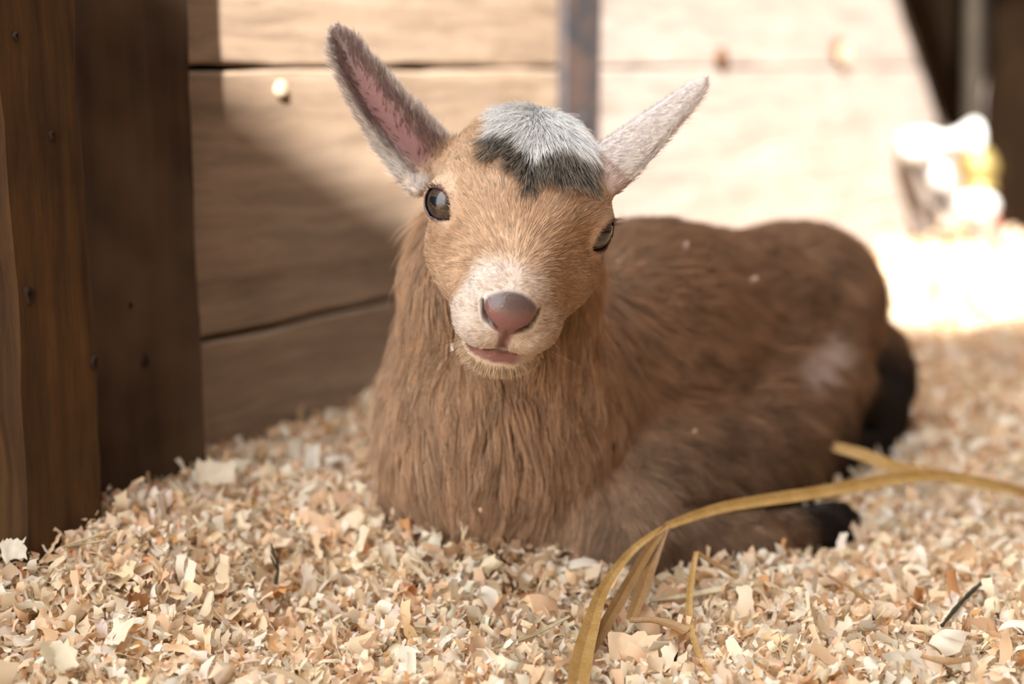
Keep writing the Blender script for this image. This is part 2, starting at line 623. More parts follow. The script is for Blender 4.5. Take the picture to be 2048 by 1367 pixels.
def head_sdf(q):
    m = q.copy()
    m[:, 0] = np.abs(m[:, 0])
    d = ell(m, (0, -25, 3), (34.5, 36, 28.5))
    d = smin(d, ell(m, (0, -4, 11), (31, 27, 17)), 10)
    d = smin(d, ell(m, (0, -18, 16.5), (25, 22, 13)), 10)            # poll
    d = smin(d, cone(m, (0, 2, -1), (0, 38, -10), 26, 18), 12)     # nose bridge
    d = smin(d, ell(m, (21, -4, -15), (15, 27, 20)), 14)             # cheeks
    d = smin(d, cone(m, (17, 2, -20), (8, 37, -22), 17, 11.5), 9)    # side of the face
    d = smin(d, ell(m, (9.5, 40.0, -21), (11.0, 14, 10.5)), 8)       # upper lip pads
    d = smin(d, ell(m, (0, 50, -8.0), (11.0, 9, 9.0)), 5)              # nose pad
    jaw = cone(m, (0, -8, -31), (0, 34, -36), 22, 13)
    jaw = smin(jaw, ell(m, (0, 38.0, -38), (16, 13, 9.5)), 6)
    d = smin(d, jaw, 2.0)
    # brows and lids
    d = smin(d, ell(m, (25, -3, 10), (10, 13, 8)), 7)
    # nostrils, philtrum
    d = smax(d, -nostril(m), 1.3)
    d = smax(d, -cone(m, (0, 59.5, -13), (0, 54, -29), 0.6, 0.8), 1.4)
    for s in (1, -1):
        e = EYE_D[s]
        side = unit(np.cross([0, 0, 1.0], e))
        up = np.cross(e, side)
        ax = np.stack([side, up, e])
        ec = EYE_P[s]
        d = smin(d, ell(q, ec, (EYE_R + 1.7,) * 3), 4)
        op = frame_ell(q, ec + e * 9.0, ax, (7.0, 6.0, 9.0))
        op = smin(op, frame_ell(q, ec + e * 9.0 + side * s * 5.2 - up * 2.2, ax, (3.6, 2.4, 9.0)), 2.0)
        d = smax(d, -op, 1.2)
        d = smax(d, -(np.sqrt(((q - ec) ** 2).sum(-1)) - (EYE_R + 0.1)), 0.6)
    return d / 1000.0


class Ear:
    def __init__(self, base, tip, width, opening, W, bend=0.0, cup=0.4, th=0.0013):
        self.b = np.array(base)
        self.t = np.array(tip) - self.b
        self.L = np.linalg.norm(self.t)
        self.t /= self.L
        a = np.array(width, float)
        a -= self.t * (a @ self.t)
        self.a = unit(a)
        n = np.cross(self.t, self.a)
        if n @ np.array(opening) < 0:
            n = -n
        self.n = n
        self.W, self.bend, self.cup, self.th = W, bend, cup, th

    def local(self, P):
        q = P - self.b
        s = (q @ self.t) / self.L
        return s, q @ self.a, q @ self.n

    def width(self, s):
        s = np.clip(s, 0, 1)
        return self.W * np.clip((1 - 0.52 * s) * np.sqrt(np.clip(1 - s ** 4.5, 0, 1)), 0.02, 2)

    def sdf(self, P):
        s, a, n = self.local(P)
        sc_ = np.clip(s, -0.1, 1.1)
        a = a - self.bend * 4 * sc_ * (1 - sc_)
        w = self.width(s)
        s1 = np.clip(s, 0, 1)
        cup = self.cup * w * (1.25 - 0.75 * s1)
        d2 = np.full(len(s), 1e9, np.float32)
        xs = np.linspace(-1, 1, 9)
        for x0, x1 in zip(xs[:-1], xs[1:]):            # nearest point of the cupped cross-section
            ax, ay = w * x0, -cup * (1 - x0 * x0)
            bx, by = w * x1 - ax, -cup * (1 - x1 * x1) - ay
            t = np.clip(((a - ax) * bx + (n - ay) * by) / (bx * bx + by * by), 0, 1)
            d2 = np.minimum(d2, (a - ax - t * bx) ** 2 + (n - ay - t * by) ** 2)
        qs = (np.maximum(s - 1, 0) + np.maximum(-0.08 - s, 0)) * self.L
        return np.sqrt(d2 + qs ** 2) - (self.th * (1.5 - 0.7 * s1) + 0.0004)


EARS = [
    Ear(at(862, 330, 0.600), at(668, 55, 0.602), CR * 0.84 + CU * 0.52 + CF * 0.35, -CF * 1.0 - CR * 0.1 - CU * 0.2, 0.0132, bend=-0.0030, cup=0.60),
    Ear(at(1206, 350, 0.602), at(1408, 160, 0.612), CU * 0.45 - CR * 0.2 + CF * 0.75, -CF * 0.55 + CR * 0.5 - CU * 0.5, 0.0140, bend=0.0002, cup=0.62),
]

# body axes: the kid lies along the back wall, heading towards the lens
BF = unit(np.array([0.62, 0.78, 0.0]))        # chest -> rump
BS = np.array([BF[1], -BF[0], 0.0])           # towards the flank in view
UZ = np.array([0, 0, 1.0])
BAX = np.stack([BF, BS, UZ])


def body_sdf(P):
    d = frame_ell(P, at(1000, 890, 0.700), BAX, (0.062, 0.050, 0.070))                       # chest
    d = smin(d, cone(P, at(1005, 560, 0.652), at(1000, 830, 0.678), 0.041, 0.045), 0.025)    # neck
    d = smin(d, frame_ell(P, at(1280, 728, 0.785), BAX, (0.105, 0.062, 0.079)), 0.03)        # shoulders / ribs
    d = smin(d, frame_ell(P, at(1460, 700, 0.855), BAX, (0.095, 0.064, 0.070)), 0.03)        # belly
    d = smin(d, frame_ell(P, at(1575, 625, 0.905), BAX, (0.060, 0.056, 0.057)), 0.02)        # rump
    # near thigh, stifle and hock
    d = smin(d, cone(P, at(1630, 590, 0.880), at(1620, 735, 0.840), 0.036, 0.024), 0.018)
    d = smin(d, cone(P, at(1620, 735, 0.840), at(1740, 830, 0.895), 0.024, 0.020), 0.012)
    d = smin(d, cone(P, at(1760, 770, 0.915), at(1740, 885, 0.885), 0.020, 0.014), 0.012)
    d = smin(d, cone(P, at(1745, 895, 0.880), at(1600, 945, 0.805), 0.013, 0.011), 0.006)
    # flank and stifle resting on the bedding
    d = smin(d, frame_ell(P, at(1545, 860, 0.815), BAX, (0.062, 0.042, 0.050)), 0.025)
    d = smin(d, frame_ell(P, at(1475, 945, 0.765), BAX, (0.070, 0.034, 0.040)), 0.025)
    # far hindquarter
    d = smin(d, frame_ell(P, at(1712, 755, 0.945), BAX, (0.030, 0.036, 0.045)), 0.02)
    # folded near foreleg: elbow, knee, foot tucked back
    d = smin(d, cone(P, at(1300, 960, 0.725), at(1255, 1085, 0.672), 0.030, 0.020), 0.02)
    d = smin(d, cone(P, at(1262, 1100, 0.668), at(1500, 1085, 0.690), 0.019, 0.014), 0.010)
    d = smin(d, cone(P, at(1500, 1085, 0.690), at(1668, 1050, 0.725), 0.013, 0.012), 0.006)
    # other foreleg under the chest
    d = smin(d, cone(P, at(900, 960, 0.700), at(1120, 1040, 0.680), 0.025, 0.021), 0.02)
    # tail
    d = smin(d, cone(P, at(1690, 620, 0.955), at(1730, 730, 0.965), 0.012, 0.009), 0.01)
    return d


def goat_sdf(P):
    P = np.asarray(P, np.float32)
    d = body_sdf(P)
    h = np.full(len(P), 1.0, np.float32)
    q = to_head(P)
    near = (np.abs(q) < 90).all(1)
    if near.any():
        hd = head_sdf(q[near])
        for e in EARS:
            hd = smin(hd, e.sdf(P[near]), 0.004)
        h[near] = hd
    far = ~near
    h[far] = np.maximum(np.abs(q[far]).max(1) / 1000.0 - 0.08, 0.02)
    for e in EARS:
        s_, a_, n_ = e.local(P)
        nb = far & (s_ > -0.3) & (s_ < 1.3) & (np.abs(a_) < 0.04) & (np.abs(n_) < 0.04)
        if nb.any():
            h[nb] = np.minimum(h[nb], e.sdf(P[nb]))
    return smin(d, h, 0.014)


def axis_steps(lo, hi, f0, f1, fine, rough):
    v = [lo]
    while v[-1] < hi:
        x = v[-1]
        dist = max(f0 - x, x - f1, 0)
        v.append(x + min(rough, fine + dist * 0.06))
    return np.array(v, np.float32)


def polygonise(f, xs, ys, zs):
    S = 4
    def pad(a):
        n = (-(len(a) - 1)) % S
        return np.concatenate([a, a[-1] + (a[-1] - a[-2]) * np.arange(1, n + 1, dtype=np.float32)])
    xs, ys, zs = pad(xs), pad(ys), pad(zs)
    n = (len(xs), len(ys), len(zs))
    ci, cj, ck = xs[::S], ys[::S], zs[::S]
    G = np.stack(np.meshgrid(ci, cj, ck, indexing='ij'), -1).reshape(-1, 3)
    Vc = f(G).reshape(len(ci), len(cj), len(ck)).astype(np.float32)
    hx, hy, hz = (np.diff(a) for a in (ci, cj, ck))
    diag = np.sqrt(hx[:, None, None] ** 2 + hy[None, :, None] ** 2 + hz[None, None, :] ** 2)
    mn = np.minimum.reduce([np.abs(Vc[a:len(ci) - 1 + a, b:len(cj) - 1 + b, c:len(ck) - 1 + c]) for a in (0, 1) for b in (0, 1) for c in (0, 1)])
    sg = Vc < 0
    mixed = np.zeros(mn.shape, bool)
    s0 = sg[:-1, :-1, :-1]
    for a in (0, 1):
        for b in (0, 1):
            for c in (0, 1):
                mixed |= sg[a:len(ci) - 1 + a, b:len(cj) - 1 + b, c:len(ck) - 1 + c] != s0
    act = mixed | (mn < diag * 1.0)
    V = np.repeat(np.repeat(np.repeat(Vc, S, 0), S, 1), S, 2)[:n[0], :n[1], :n[2]]
    need = np.zeros(n, bool)
    big = np.repeat(np.repeat(np.repeat(act, S, 0), S, 1), S, 2)
    for a in (0, 1):
        for b in (0, 1):
            for c in (0, 1):
                need[a:n[0] - 1 + a, b:n[1] - 1 + b, c:n[2] - 1 + c] |= big
    idx = np.nonzero(need)
    P = np.stack([xs[idx[0]], ys[idx[1]], zs[idx[2]]], -1)
    vals = np.concatenate([f(P[i:i + 200000]) for i in range(0, len(P), 200000)])
    V[idx] = vals
    # surface nets
    sg = V < 0
    cnt = np.zeros((n[0] - 1, n[1] - 1, n[2] - 1), np.int8)
    for a in (0, 1):
        for b in (0, 1):
            for c in (0, 1):
                cnt += sg[a:n[0] - 1 + a, b:n[1] - 1 + b, c:n[2] - 1 + c]
    cell = (cnt > 0) & (cnt < 8)
    ii = np.nonzero(cell)
    idn = np.full(cell.shape, -1, np.int32)
    idn[ii] = np.arange(len(ii[0]))
    acc = np.zeros((len(ii[0]), 3))
    num = np.zeros(len(ii[0]))
    ax = (xs, ys, zs)
    for d in range(3):
        o1, o2 = [k for k in range(3) if k != d]
        for u in (0, 1):
            for w in (0, 1):
                a0 = [ii[0].copy(), ii[1].copy(), ii[2].copy()]
                a0[o1] = a0[o1] + u
                a0[o2] = a0[o2] + w
                a1 = [x.copy() for x in a0]
                a1[d] = a1[d] + 1
                v0 = V[tuple(a0)]
                v1 = V[tuple(a1)]
                cr = (v0 < 0) != (v1 < 0)
                t = np.where(cr, v0 / np.where(v0 == v1, 1, v0 - v1), 0)
                pt = np.zeros((len(cr), 3))
                for k in range(3):
                    pt[:, k] = ax[k][a0[k]]
                pt[:, d] += t * (ax[d][a1[d]] - ax[d][a0[d]])
                acc += pt * cr[:, None]
                num += cr
    verts = acc / num[:, None]
    quads = []
    for d in range(3):
        o1, o2 = [(1, 2), (2, 0), (0, 1)][d]
        sl0 = [slice(None)] * 3
        sl1 = [slice(None)] * 3
        sl0[d] = slice(0, n[d] - 1)
        sl1[d] = slice(1, n[d])
        e = sg[tuple(sl0)] != sg[tuple(sl1)]
        inside0 = sg[tuple(sl0)]
        g = np.nonzero(e)
        ok = (g[o1] > 0) & (g[o2] > 0) & (g[o1] < n[o1] - 1) & (g[o2] < n[o2] - 1)
        g = [x[ok] for x in g]
        def cid(s, t):
            q = [x.copy() for x in g]
            q[o1] = q[o1] - s
            q[o2] = q[o2] - t
            return idn[tuple(q)]
        Q = np.stack([cid(1, 1), cid(0, 1), cid(0, 0), cid(1, 0)], -1)
        ins = inside0[tuple(g)]
        Q[~ins] = Q[~ins][:, ::-1]
        quads.append(Q)
    return verts, np.concatenate(quads)


gx = axis_steps(-0.10, 0.36, -0.095, 0.09, 0.00125, 0.0045)
gy = axis_steps(0.49, 1.06, 0.49, 0.64, 0.00125, 0.0045)
gz = axis_steps(-0.03, 0.275, 0.10, 0.27, 0.00125, 0.0045)
GV, GQ = polygonise(goat_sdf, gx, gy, gz)


def sdf_normal(P, h=0.0008):
    P = np.asarray(P, np.float32)
    g = np.zeros((len(P), 3), np.float32)
    for k in range(3):
        e = np.zeros(3, np.float32)
        e[k] = h
        g[:, k] = goat_sdf(P + e) - goat_sdf(P - e)
    return unit(g)
# ------------------------------------------------------------------ coat: colours, skin, fur
def ear_coords(P):
    """index of the nearest ear (or -1) with its local coordinates"""
    best = np.full(len(P), 0.0035)
    which = np.full(len(P), -1)
    S = np.zeros(len(P)); A = np.zeros(len(P)); Nn = np.zeros(len(P))
    for k, e in enumerate(EARS):
        d = e.sdf(P.astype(np.float32))
        s, a, n = e.local(P)
        a = a - e.bend * 4 * np.clip(s, 0, 1) * (1 - np.clip(s, 0, 1))
        m = (d < best) & (s > 0.0)
        which[m] = k
        S[m] = s[m]; A[m] = (a / e.width(s))[m]; Nn[m] = n[m]
        best = np.where(m, d, best)
    return which, S, A, Nn


def lerp(c, col, w):
    return c * (1 - w[:, None]) + np.asarray(col) * w[:, None]


CH0 = at(1000, 890, 0.700)


def surface_at(px, py, out=0.0):
    """where a sight line meets the kid"""
    d = 0.42
    for _ in range(160):
        v = float(goat_sdf(at(px, py, d)[None, :].astype(np.float32))[0])
        d += max(min(v, 0.02), -0.004) * 0.6
        if abs(v) < 2e-5:
            break
    return at(px, py, d - out)


ST_A, ST_B = surface_at(1655, 690), surface_at(1595, 752)
EB_R = surface_at(1234, 350)


def coat(P, N):
    """base colour of the coat, hair length (m) and bareness at surface points"""
    q = to_head(P).astype(float)
    hd = head_sdf(q.astype(np.float32)).astype(float)
    bd = body_sdf(P.astype(np.float32)).astype(float)
    isH = smooth01(-0.006, 0.008, bd - hd) * (np.abs(q) < 95).all(1)
    x, y, z = q[:, 0], q[:, 1], q[:, 2]
    ax = np.abs(x)
    nz1 = vnoise(P, 120.0, 21)
    nz2 = vnoise(P, 420.0, 22)
    nz3 = vnoise(P, 45.0, 23)
    # trunk
    s = (P - CH0) @ BF
    c = np.tile(np.array([0.56, 0.375, 0.24]), (len(P), 1))
    c = lerp(c, (0.37, 0.22, 0.13), smooth01(0.0, 0.11, s))
    c = lerp(c, (0.44, 0.27, 0.16), smooth01(0.2, 0.9, nz3) * 0.5)
    c = lerp(c, (0.17, 0.095, 0.055), smooth01(0.35, 1.0, vnoise(P * [1, 1, 2.2], 70.0, 24)) * 0.55 * smooth01(0.03, 0.1, s))
    ln = np.full(len(P), 0.017) + 0.003 * nz1
    # lower legs are black
    foot = smooth01(0.030, 0.010, np.linalg.norm(P - at(1655, 1052, 0.722), axis=1) - 0.012)
    hock = smooth01(0.05, 0.015, cone(P.astype(np.float32), at(1775, 800, 0.93), at(1600, 945, 0.805), 0.010, 0.008).astype(float))
    tailk = smooth01(0.03, 0.0, cone(P.astype(np.float32), at(1770, 640, 0.985), at(1775, 860, 0.935), 0.02, 0.02).astype(float))
    dark = np.maximum(foot, np.maximum(hock * smooth01(0.085, 0.05, P[:, 2]), tailk * 0.8))
    c = lerp(c, (0.030, 0.022, 0.018), np.clip(dark, 0, 1))
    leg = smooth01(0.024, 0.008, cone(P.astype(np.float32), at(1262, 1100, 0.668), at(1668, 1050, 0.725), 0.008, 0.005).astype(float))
    c = lerp(c, (0.15, 0.085, 0.048), leg * (1 - foot) * 0.85)  # foreleg darkened in colour for the shade beneath the body
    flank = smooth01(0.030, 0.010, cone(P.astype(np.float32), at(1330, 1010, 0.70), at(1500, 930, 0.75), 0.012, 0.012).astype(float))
    c = lerp(c, (0.20, 0.115, 0.066), flank * 0.6)  # lower flank darkened in colour for underside shade
    ln = ln * (1 - 0.55 * np.maximum(leg, np.maximum(foot, hock)))
    # pale patch on the near stifle
    st = smooth01(0.011, 0.002, cone(P.astype(np.float32), ST_A, ST_B, 0.001, 0.001).astype(float))
    c = lerp(c, (0.74, 0.60, 0.51), st * 0.9)
    # head
    h = np.tile(np.array([0.59, 0.405, 0.262]), (len(P), 1))
    h = lerp(h, (0.47, 0.285, 0.155), smooth01(-0.2, 1.0, nz1) * 0.45)
    h = lerp(h, (0.67, 0.49, 0.335), smooth01(0.0, 1.0, -nz1) * 0.5)
    hl = np.full(len(P), 0.0042)
    # cheek and jaw: longer towards the neck
    back = smooth01(-5, -35, y) * smooth01(10, -20, z)
    hl = hl + 0.008 * back
    under = smooth01(-18, -45, y + 0.3 * z)
    hl = hl + 0.004 * under
    # white poll with a dark brow patch below it
    jag = 2.2 * nz1 + 1.6 * nz2
    xc = x + 2.0
    axc = np.abs(xc)
    wp = smooth01(23, 18, axc + jag * 0.8) * smooth01(20, 25, z + jag * 0.4) * smooth01(4.0, -1.5, y + jag * 1.2 - 5.0 * np.exp(-(x / 5.0) ** 2) + 0.018 * xc * xc)
    # two lobes of dark hair with a tip down the middle
    ylow = 9.0 - 0.019 * xc * xc + 7.5 * np.exp(-(x / 4.5) ** 2)
    yhi = -11.0 + 12.5 * np.exp(-(x / 5.5) ** 2) - 0.004 * x * x
    dp = smooth01(yhi - 5, yhi + 1.5, y + jag * 0.7) * smooth01(ylow + 2.0, ylow - 4.0, y + jag * 1.5) * smooth01(24.5, 20, axc + jag * 0.5) * smooth01(14, 19, z)
    h = lerp(h, (0.87, 0.83, 0.78), wp)
    h = lerp(h, (0.040, 0.035, 0.031), dp * 0.97)
    top = np.maximum(wp, dp) * smooth01(-40, -25, y)
    hl = hl + 0.0045 * top
    # pale rings around the eyes, pale muzzle
    for sd in (1, -1):
        de = np.linalg.norm(q - (EYE_P[sd] + EYE_D[sd] * 6), axis=1)
        h = lerp(h, (0.62, 0.44, 0.31), smooth01(15, 9.0, de + nz2) * 0.6)
        hl = hl * (0.45 + 0.55 * smooth01(9, 17, de))
    mz = smooth01(36, 46, y - 0.12 * np.maximum(z, 0) + 2.0 * nz1 + 0.15 * x) * smooth01(-40, -30, z)
    chin = smooth01(28, 40, y) * smooth01(-28, -34, z)
    h = lerp(h, (0.74, 0.68, 0.62), np.clip(mz * (0.30 + 0.34 * smooth01(-14, 10, x) + 0.22 * nz2 * smooth01(0, 1, nz2)), 0, 1))
    h = lerp(h, (0.66, 0.52, 0.37), chin * 0.8)
    hl = hl * (1 - 0.32 * np.clip(mz, 0, 1)) + 0.001 * chin
    # bare skin: nose, lips, lids
    nose_in = (x / 10.8) ** 2 + ((z + 6.6) / 9.3) ** 2 + smooth01(-4, 3, z) * 0.12
    nose = smooth01(1.12, 0.90, nose_in) * smooth01(46.5, 48.5, y)
    phil = smooth01(3.6 + 0.10 * (z + 20), 1.6, ax) * smooth01(-33, -29, z) * smooth01(-10, -16, z) * smooth01(46, 49, y)
    zl = -31.2 + 0.10 * np.maximum(ax - 11.5, 0) ** 2   # mouth line
    lip = smooth01(3.0, 2.1, np.abs(z - (zl - 2.1))) * smooth01(23, 20.5, ax) * smooth01(24, 30, y) * smooth01(-13, -5, x)
    gap = smooth01(0.9, 0.3, np.abs(z - zl)) * smooth01(20, 18, ax) * smooth01(26, 30, y)
    bare = np.maximum(np.maximum(nose, phil), np.maximum(lip, gap))
    for sd in (1, -1):
        e = EYE_D[sd]
        rel = q - EYE_P[sd]
        al = rel @ e
        rr = np.linalg.norm(rel - al[:, None] * e, axis=1)
        lid = smooth01(8.2, 7.4, rr) * (al > 0) * smooth01(18, 13, np.linalg.norm(rel, axis=1))
        bare = np.maximum(bare, lid)
        h = lerp(h, (0.17, 0.095, 0.08), lid)
        h = lerp(h, (0.02, 0.014, 0.012), lid * smooth01(11.0, 9.8, np.linalg.norm(rel, axis=1)))
    pink = np.array([0.20, 0.088, 0.080])
    brown = np.array([0.095, 0.066, 0.057])
    upn = smooth01(-9.0, 0.0, z)[:, None]
    h = h * (1 - nose[:, None]) + (pink * (1 - upn) + brown * upn) * nose[:, None]
    h = lerp(h, (0.19, 0.085, 0.075), phil)
    h = lerp(h, (0.09, 0.036, 0.032), phil * smooth01(0.9, 0.3, ax))
    h = lerp(h, (0.21, 0.088, 0.078), lip)
    h = lerp(h, (0.07, 0.03, 0.028), gap)  # dark colour paints the crease shade between the lips
    # inside the nostrils
    m = q.copy(); m[:, 0] = ax
    n1 = nostril(m.astype(np.float32)).astype(float)
    nos = smooth01(0.7, -0.5, n1)
    h = lerp(h, (0.015, 0.008, 0.007), nos)
    bare = np.maximum(bare, nos)
    col = c * (1 - isH[:, None]) + h * isH[:, None]
    L = ln * (1 - isH) + hl * isH
    bare = bare * isH
    # pale hair where the near ear meets the temple
    eb = smooth01(0.011, 0.004, np.linalg.norm(P - at(836, 372, 0.598), axis=1) + 0.001 * nz2)
    col = lerp(col, (0.74, 0.67, 0.61), eb * 0.9)
    eb = smooth01(0.012, 0.005, np.linalg.norm(P - EB_R, axis=1) + 0.001 * nz2)
    col = lerp(col, (0.56, 0.42, 0.36), eb * 0.9)
    # ears
    wh, S, A, Nn = ear_coords(P)
    for k, e in enumerate(EARS):
        m = (wh == k)
        if not m.any():
            continue
        f = np.where(A < -0.3, 1.0, smooth01(0.0, 0.08, S)) if k == 0 else smooth01(-0.02, 0.03, S)
        inner = (N @ e.n) > 0.15
        out_c = np.array([(0.40, 0.27, 0.20), (0.66, 0.58, 0.53)][k])
        ec = np.where(inner[:, None], np.array([(0.24, 0.165, 0.145), (0.36, 0.23, 0.195)][k]), out_c)  # first ear's inner colour is darkened to carry its shade
        core = smooth01(0.75, 0.25, np.abs(A)) * smooth01(0.95, 0.55, S) * inner
        ec = lerp(ec, [(0.27, 0.135, 0.12), (0.38, 0.18, 0.15)][k], core)
        edge = smooth01(0.80, 1.0, np.abs(A))
        ec = lerp(ec, (0.62, 0.54, 0.47), edge * 0.8)
        low = smooth01(0.35, 0.05, S) * smooth01(0.0, -0.9, A) * (k == 0)
        ec = lerp(ec, (0.72, 0.66, 0.60), low)
        w = (f * m)[:, None]
        col = col * (1 - w) + ec * w
        el = np.where(inner, 0.0036 + 0.0015 * np.abs(A), 0.0024)
        el = el * (1 - 0.5 * smooth01(0.82, 1.0, S))
        L = L * (1 - w[:, 0]) + el * w[:, 0]
        bare = np.where(m, np.maximum(bare * (1 - f), core * 0.72), bare)
    return np.clip(col, 0.006, 0.9), np.clip(L, 0.0008, 0.03), bare, isH, q, wh, S, A, dp * isH, wp * isH, nos * isH


goat_base = np.array([0.09, 0.78, 0.0])
goat = tag(empty('goat_kid', goat_base), 'tan goat kid with white poll and dark brow lying on wood shavings', 'goat')
bpy.context.view_layer.update()
G_INV = Matrix.Translation(Vector(goat_base)).inverted()


def goat_part(name, data, mat, parent=None):
    o = bpy.data.objects.new(name, data)
    C.objects.link(o)
    if mat is not None:
        data.materials.append(mat)
    o.parent = goat if parent is None else parent
    if parent is None:
        o.matrix_parent_inverse = G_INV
    return o


body_me = quads_mesh('body', GV, GQ)
vn = np.zeros(len(body_me.vertices) * 3, np.float32)
body_me.vertex_normals.foreach_get('vector', vn)
vn = vn.reshape(-1, 3).astype(float)
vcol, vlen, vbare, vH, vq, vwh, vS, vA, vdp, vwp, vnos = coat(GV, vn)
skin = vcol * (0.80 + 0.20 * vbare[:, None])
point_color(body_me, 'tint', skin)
wet = body_me.attributes.new('wet', 'FLOAT', 'POINT')
wet.data.foreach_set('value', (vbare * (vwh < 0)).astype(np.float32))

b_ = NT('goat_skin')
a_ = b_.n('ShaderNodeAttribute', attribute_name='tint')
w_ = b_.n('ShaderNodeAttribute', attribute_name='wet')
p_ = b_.n('ShaderNodeBsdfPrincipled')
b_.l(a_.outputs['Color'], p_.inputs['Base Color'])
mr = b_.n('ShaderNodeMapRange')
mr.inputs['To Min'].default_value = 0.85
mr.inputs['To Max'].default_value = 0.28
b_.l(w_.outputs['Fac'], mr.inputs['Value'])
b_.l(mr.outputs[0], p_.inputs['Roughness'])
tc_ = b_.n('ShaderNodeTexCoord')
vo_ = b_.n('ShaderNodeTexVoronoi', i_Scale=900.0)
b_.l(tc_.outputs['Object'], vo_.inputs['Vector'])
bp_ = b_.n('ShaderNodeBump', i_Strength=0.25, i_Distance=0.0004)
b_.l(vo_.outputs['Distance'], bp_.inputs['Height'])
b_.l(bp_.outputs[0], p_.inputs['Normal'])
b_.l(p_.outputs[0], b_.out.inputs[0])
body = goat_part('body', body_me, b_.m)

# eyes
def eye_mesh(name, R, a0, a1, squash=(1, 1), nr=10, ns=28):
    """cap of a sphere about +z from polar angle a0 to a1"""
    V, Fc = [], []
    for k in range(nr + 1):
        th = a0 + (a1 - a0) * k / nr
        for j in range(ns):
            ph = j / ns * 2 * math.pi
            dx, dy = math.sin(th) * math.cos(ph) * squash[0], math.sin(th) * math.sin(ph) * squash[1]
            dz = math.sqrt(max(1 - dx * dx - dy * dy, 0)) * (1 if th < math.pi / 2 else -1)
            V.append((R * dx, R * dy, R * dz))
    for k in range(nr):
        for j in range(ns):
            a, b = k * ns + j, k * ns + (j + 1) % ns
            Fc.append((a, a + ns, b + ns, b))
    return mesh_from(name, V, Fc)


def glossy(name, stops, scale, coat_w=1.0):
    b = NT(name)
    tc = b.n('ShaderNodeTexCoord')
    nz = b.n('ShaderNodeTexNoise', i_Scale=scale, i_Detail=5.0)
    b.l(tc.outputs['Object'], nz.inputs['Vector'])
    c = b.ramp(nz.outputs['Fac'], stops)
    p = b.n('ShaderNodeBsdfPrincipled', i_Roughness=0.25)
    p.inputs['Coat Weight'].default_value = coat_w
    p.inputs['Coat Roughness'].default_value = 0.02
    p.inputs['Coat IOR'].default_value = 1.36
    b.l(c, p.inputs['Base Color'])
    b.l(p.outputs[0], b.out.inputs[0])
    return b.m


M_sclera = glossy('sclera', [(0.3, (0.05, 0.045, 0.055)), (0.7, (0.12, 0.11, 0.13))], 200)
M_iris = glossy('iris', [(0.35, (0.035, 0.024, 0.017)), (0.65, (0.085, 0.058, 0.040))], 700)
M_pupil = glossy('pupil', [(0.3, (0.004, 0.005, 0.008)), (0.7, (0.008, 0.010, 0.016))], 100)
for sd in (1, -1):
    R = EYE_R / 1000.0
    e = goat_part('eye', eye_mesh('eye', R, 0.02, math.pi * 0.98, nr=20), M_sclera)
    zd = EYE_D[sd] @ HM
    look = unit(zd * 0.75 + unit(CP - from_head(EYE_P[sd])) * 0.35)
    xd = unit(np.cross(HU * 0.97 + HX * 0.0, look))
    yd = np.cross(look, xd)
    M = Matrix.Identity(4)
    for k, d in enumerate((xd, yd, look)):
        for i in range(3):
            M[i][k] = float(d[i])
    e.matrix_basis = Matrix.Translation(Vector(from_head(EYE_P[sd]))) @ M
    ir = goat_part('iris', eye_mesh('iris', R * 1.012, 0.0, 0.80, nr=8), M_iris, parent=e)
    pu = goat_part('pupil', eye_mesh('pupil', R * 1.022, 0.0, 0.60, squash=(1.0, 0.36), nr=6), M_pupil, parent=e)

# ---- fur roots
tri_q = np.concatenate([GQ[:, [0, 1, 2]], GQ[:, [0, 2, 3]]])
ta = np.linalg.norm(np.cross(GV[tri_q[:, 1]] - GV[tri_q[:, 0]], GV[tri_q[:, 2]] - GV[tri_q[:, 0]]), axis=1) * 0.5
tc_pos = GV[tri_q].mean(1)
tH = vH[tri_q].mean(1)
tE = (vwh[tri_q] >= 0).any(1)
facing = (unit(CP - tc_pos) * unit(vn[tri_q].mean(1))).sum(1)
dens = np.where(tE, 4.2e6, tH * 4.4e6 + (1 - tH) * 1.0e6)
dens *= np.where(facing < -0.35, 0.25, 1.0)
dens *= np.where(tc_pos[:, 2] < -0.004, 0.0, 1.0)
wgt = ta * dens
NF = int(wgt.sum())
fr = np.random.default_rng(77)
ti = np.searchsorted(np.cumsum(wgt) / wgt.sum(), fr.random(NF))
ti = np.clip(ti, 0, len(tri_q) - 1)
r1, r2 = np.sqrt(fr.random(NF)), fr.random(NF)
bw = np.stack([1 - r1, r1 * (1 - r2), r1 * r2], -1)
FP = (GV[tri_q[ti]] * bw[..., None]).sum(1)
FN = unit((vn[tri_q[ti]] * bw[..., None]).sum(1))
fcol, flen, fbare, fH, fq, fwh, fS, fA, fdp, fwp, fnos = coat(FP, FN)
keep = (fr.random(NF) > fbare * 1.25) & (fnos < 0.2)
(FP, FN, fcol, flen, fbare, fH, fq, fwh, fS, fA, fdp, fwp) = (a[keep] for a in (FP, FN, fcol, flen, fbare, fH, fq, fwh, fS, fA, fdp, fwp))
NF = len(FP)
print('FUR', NF)

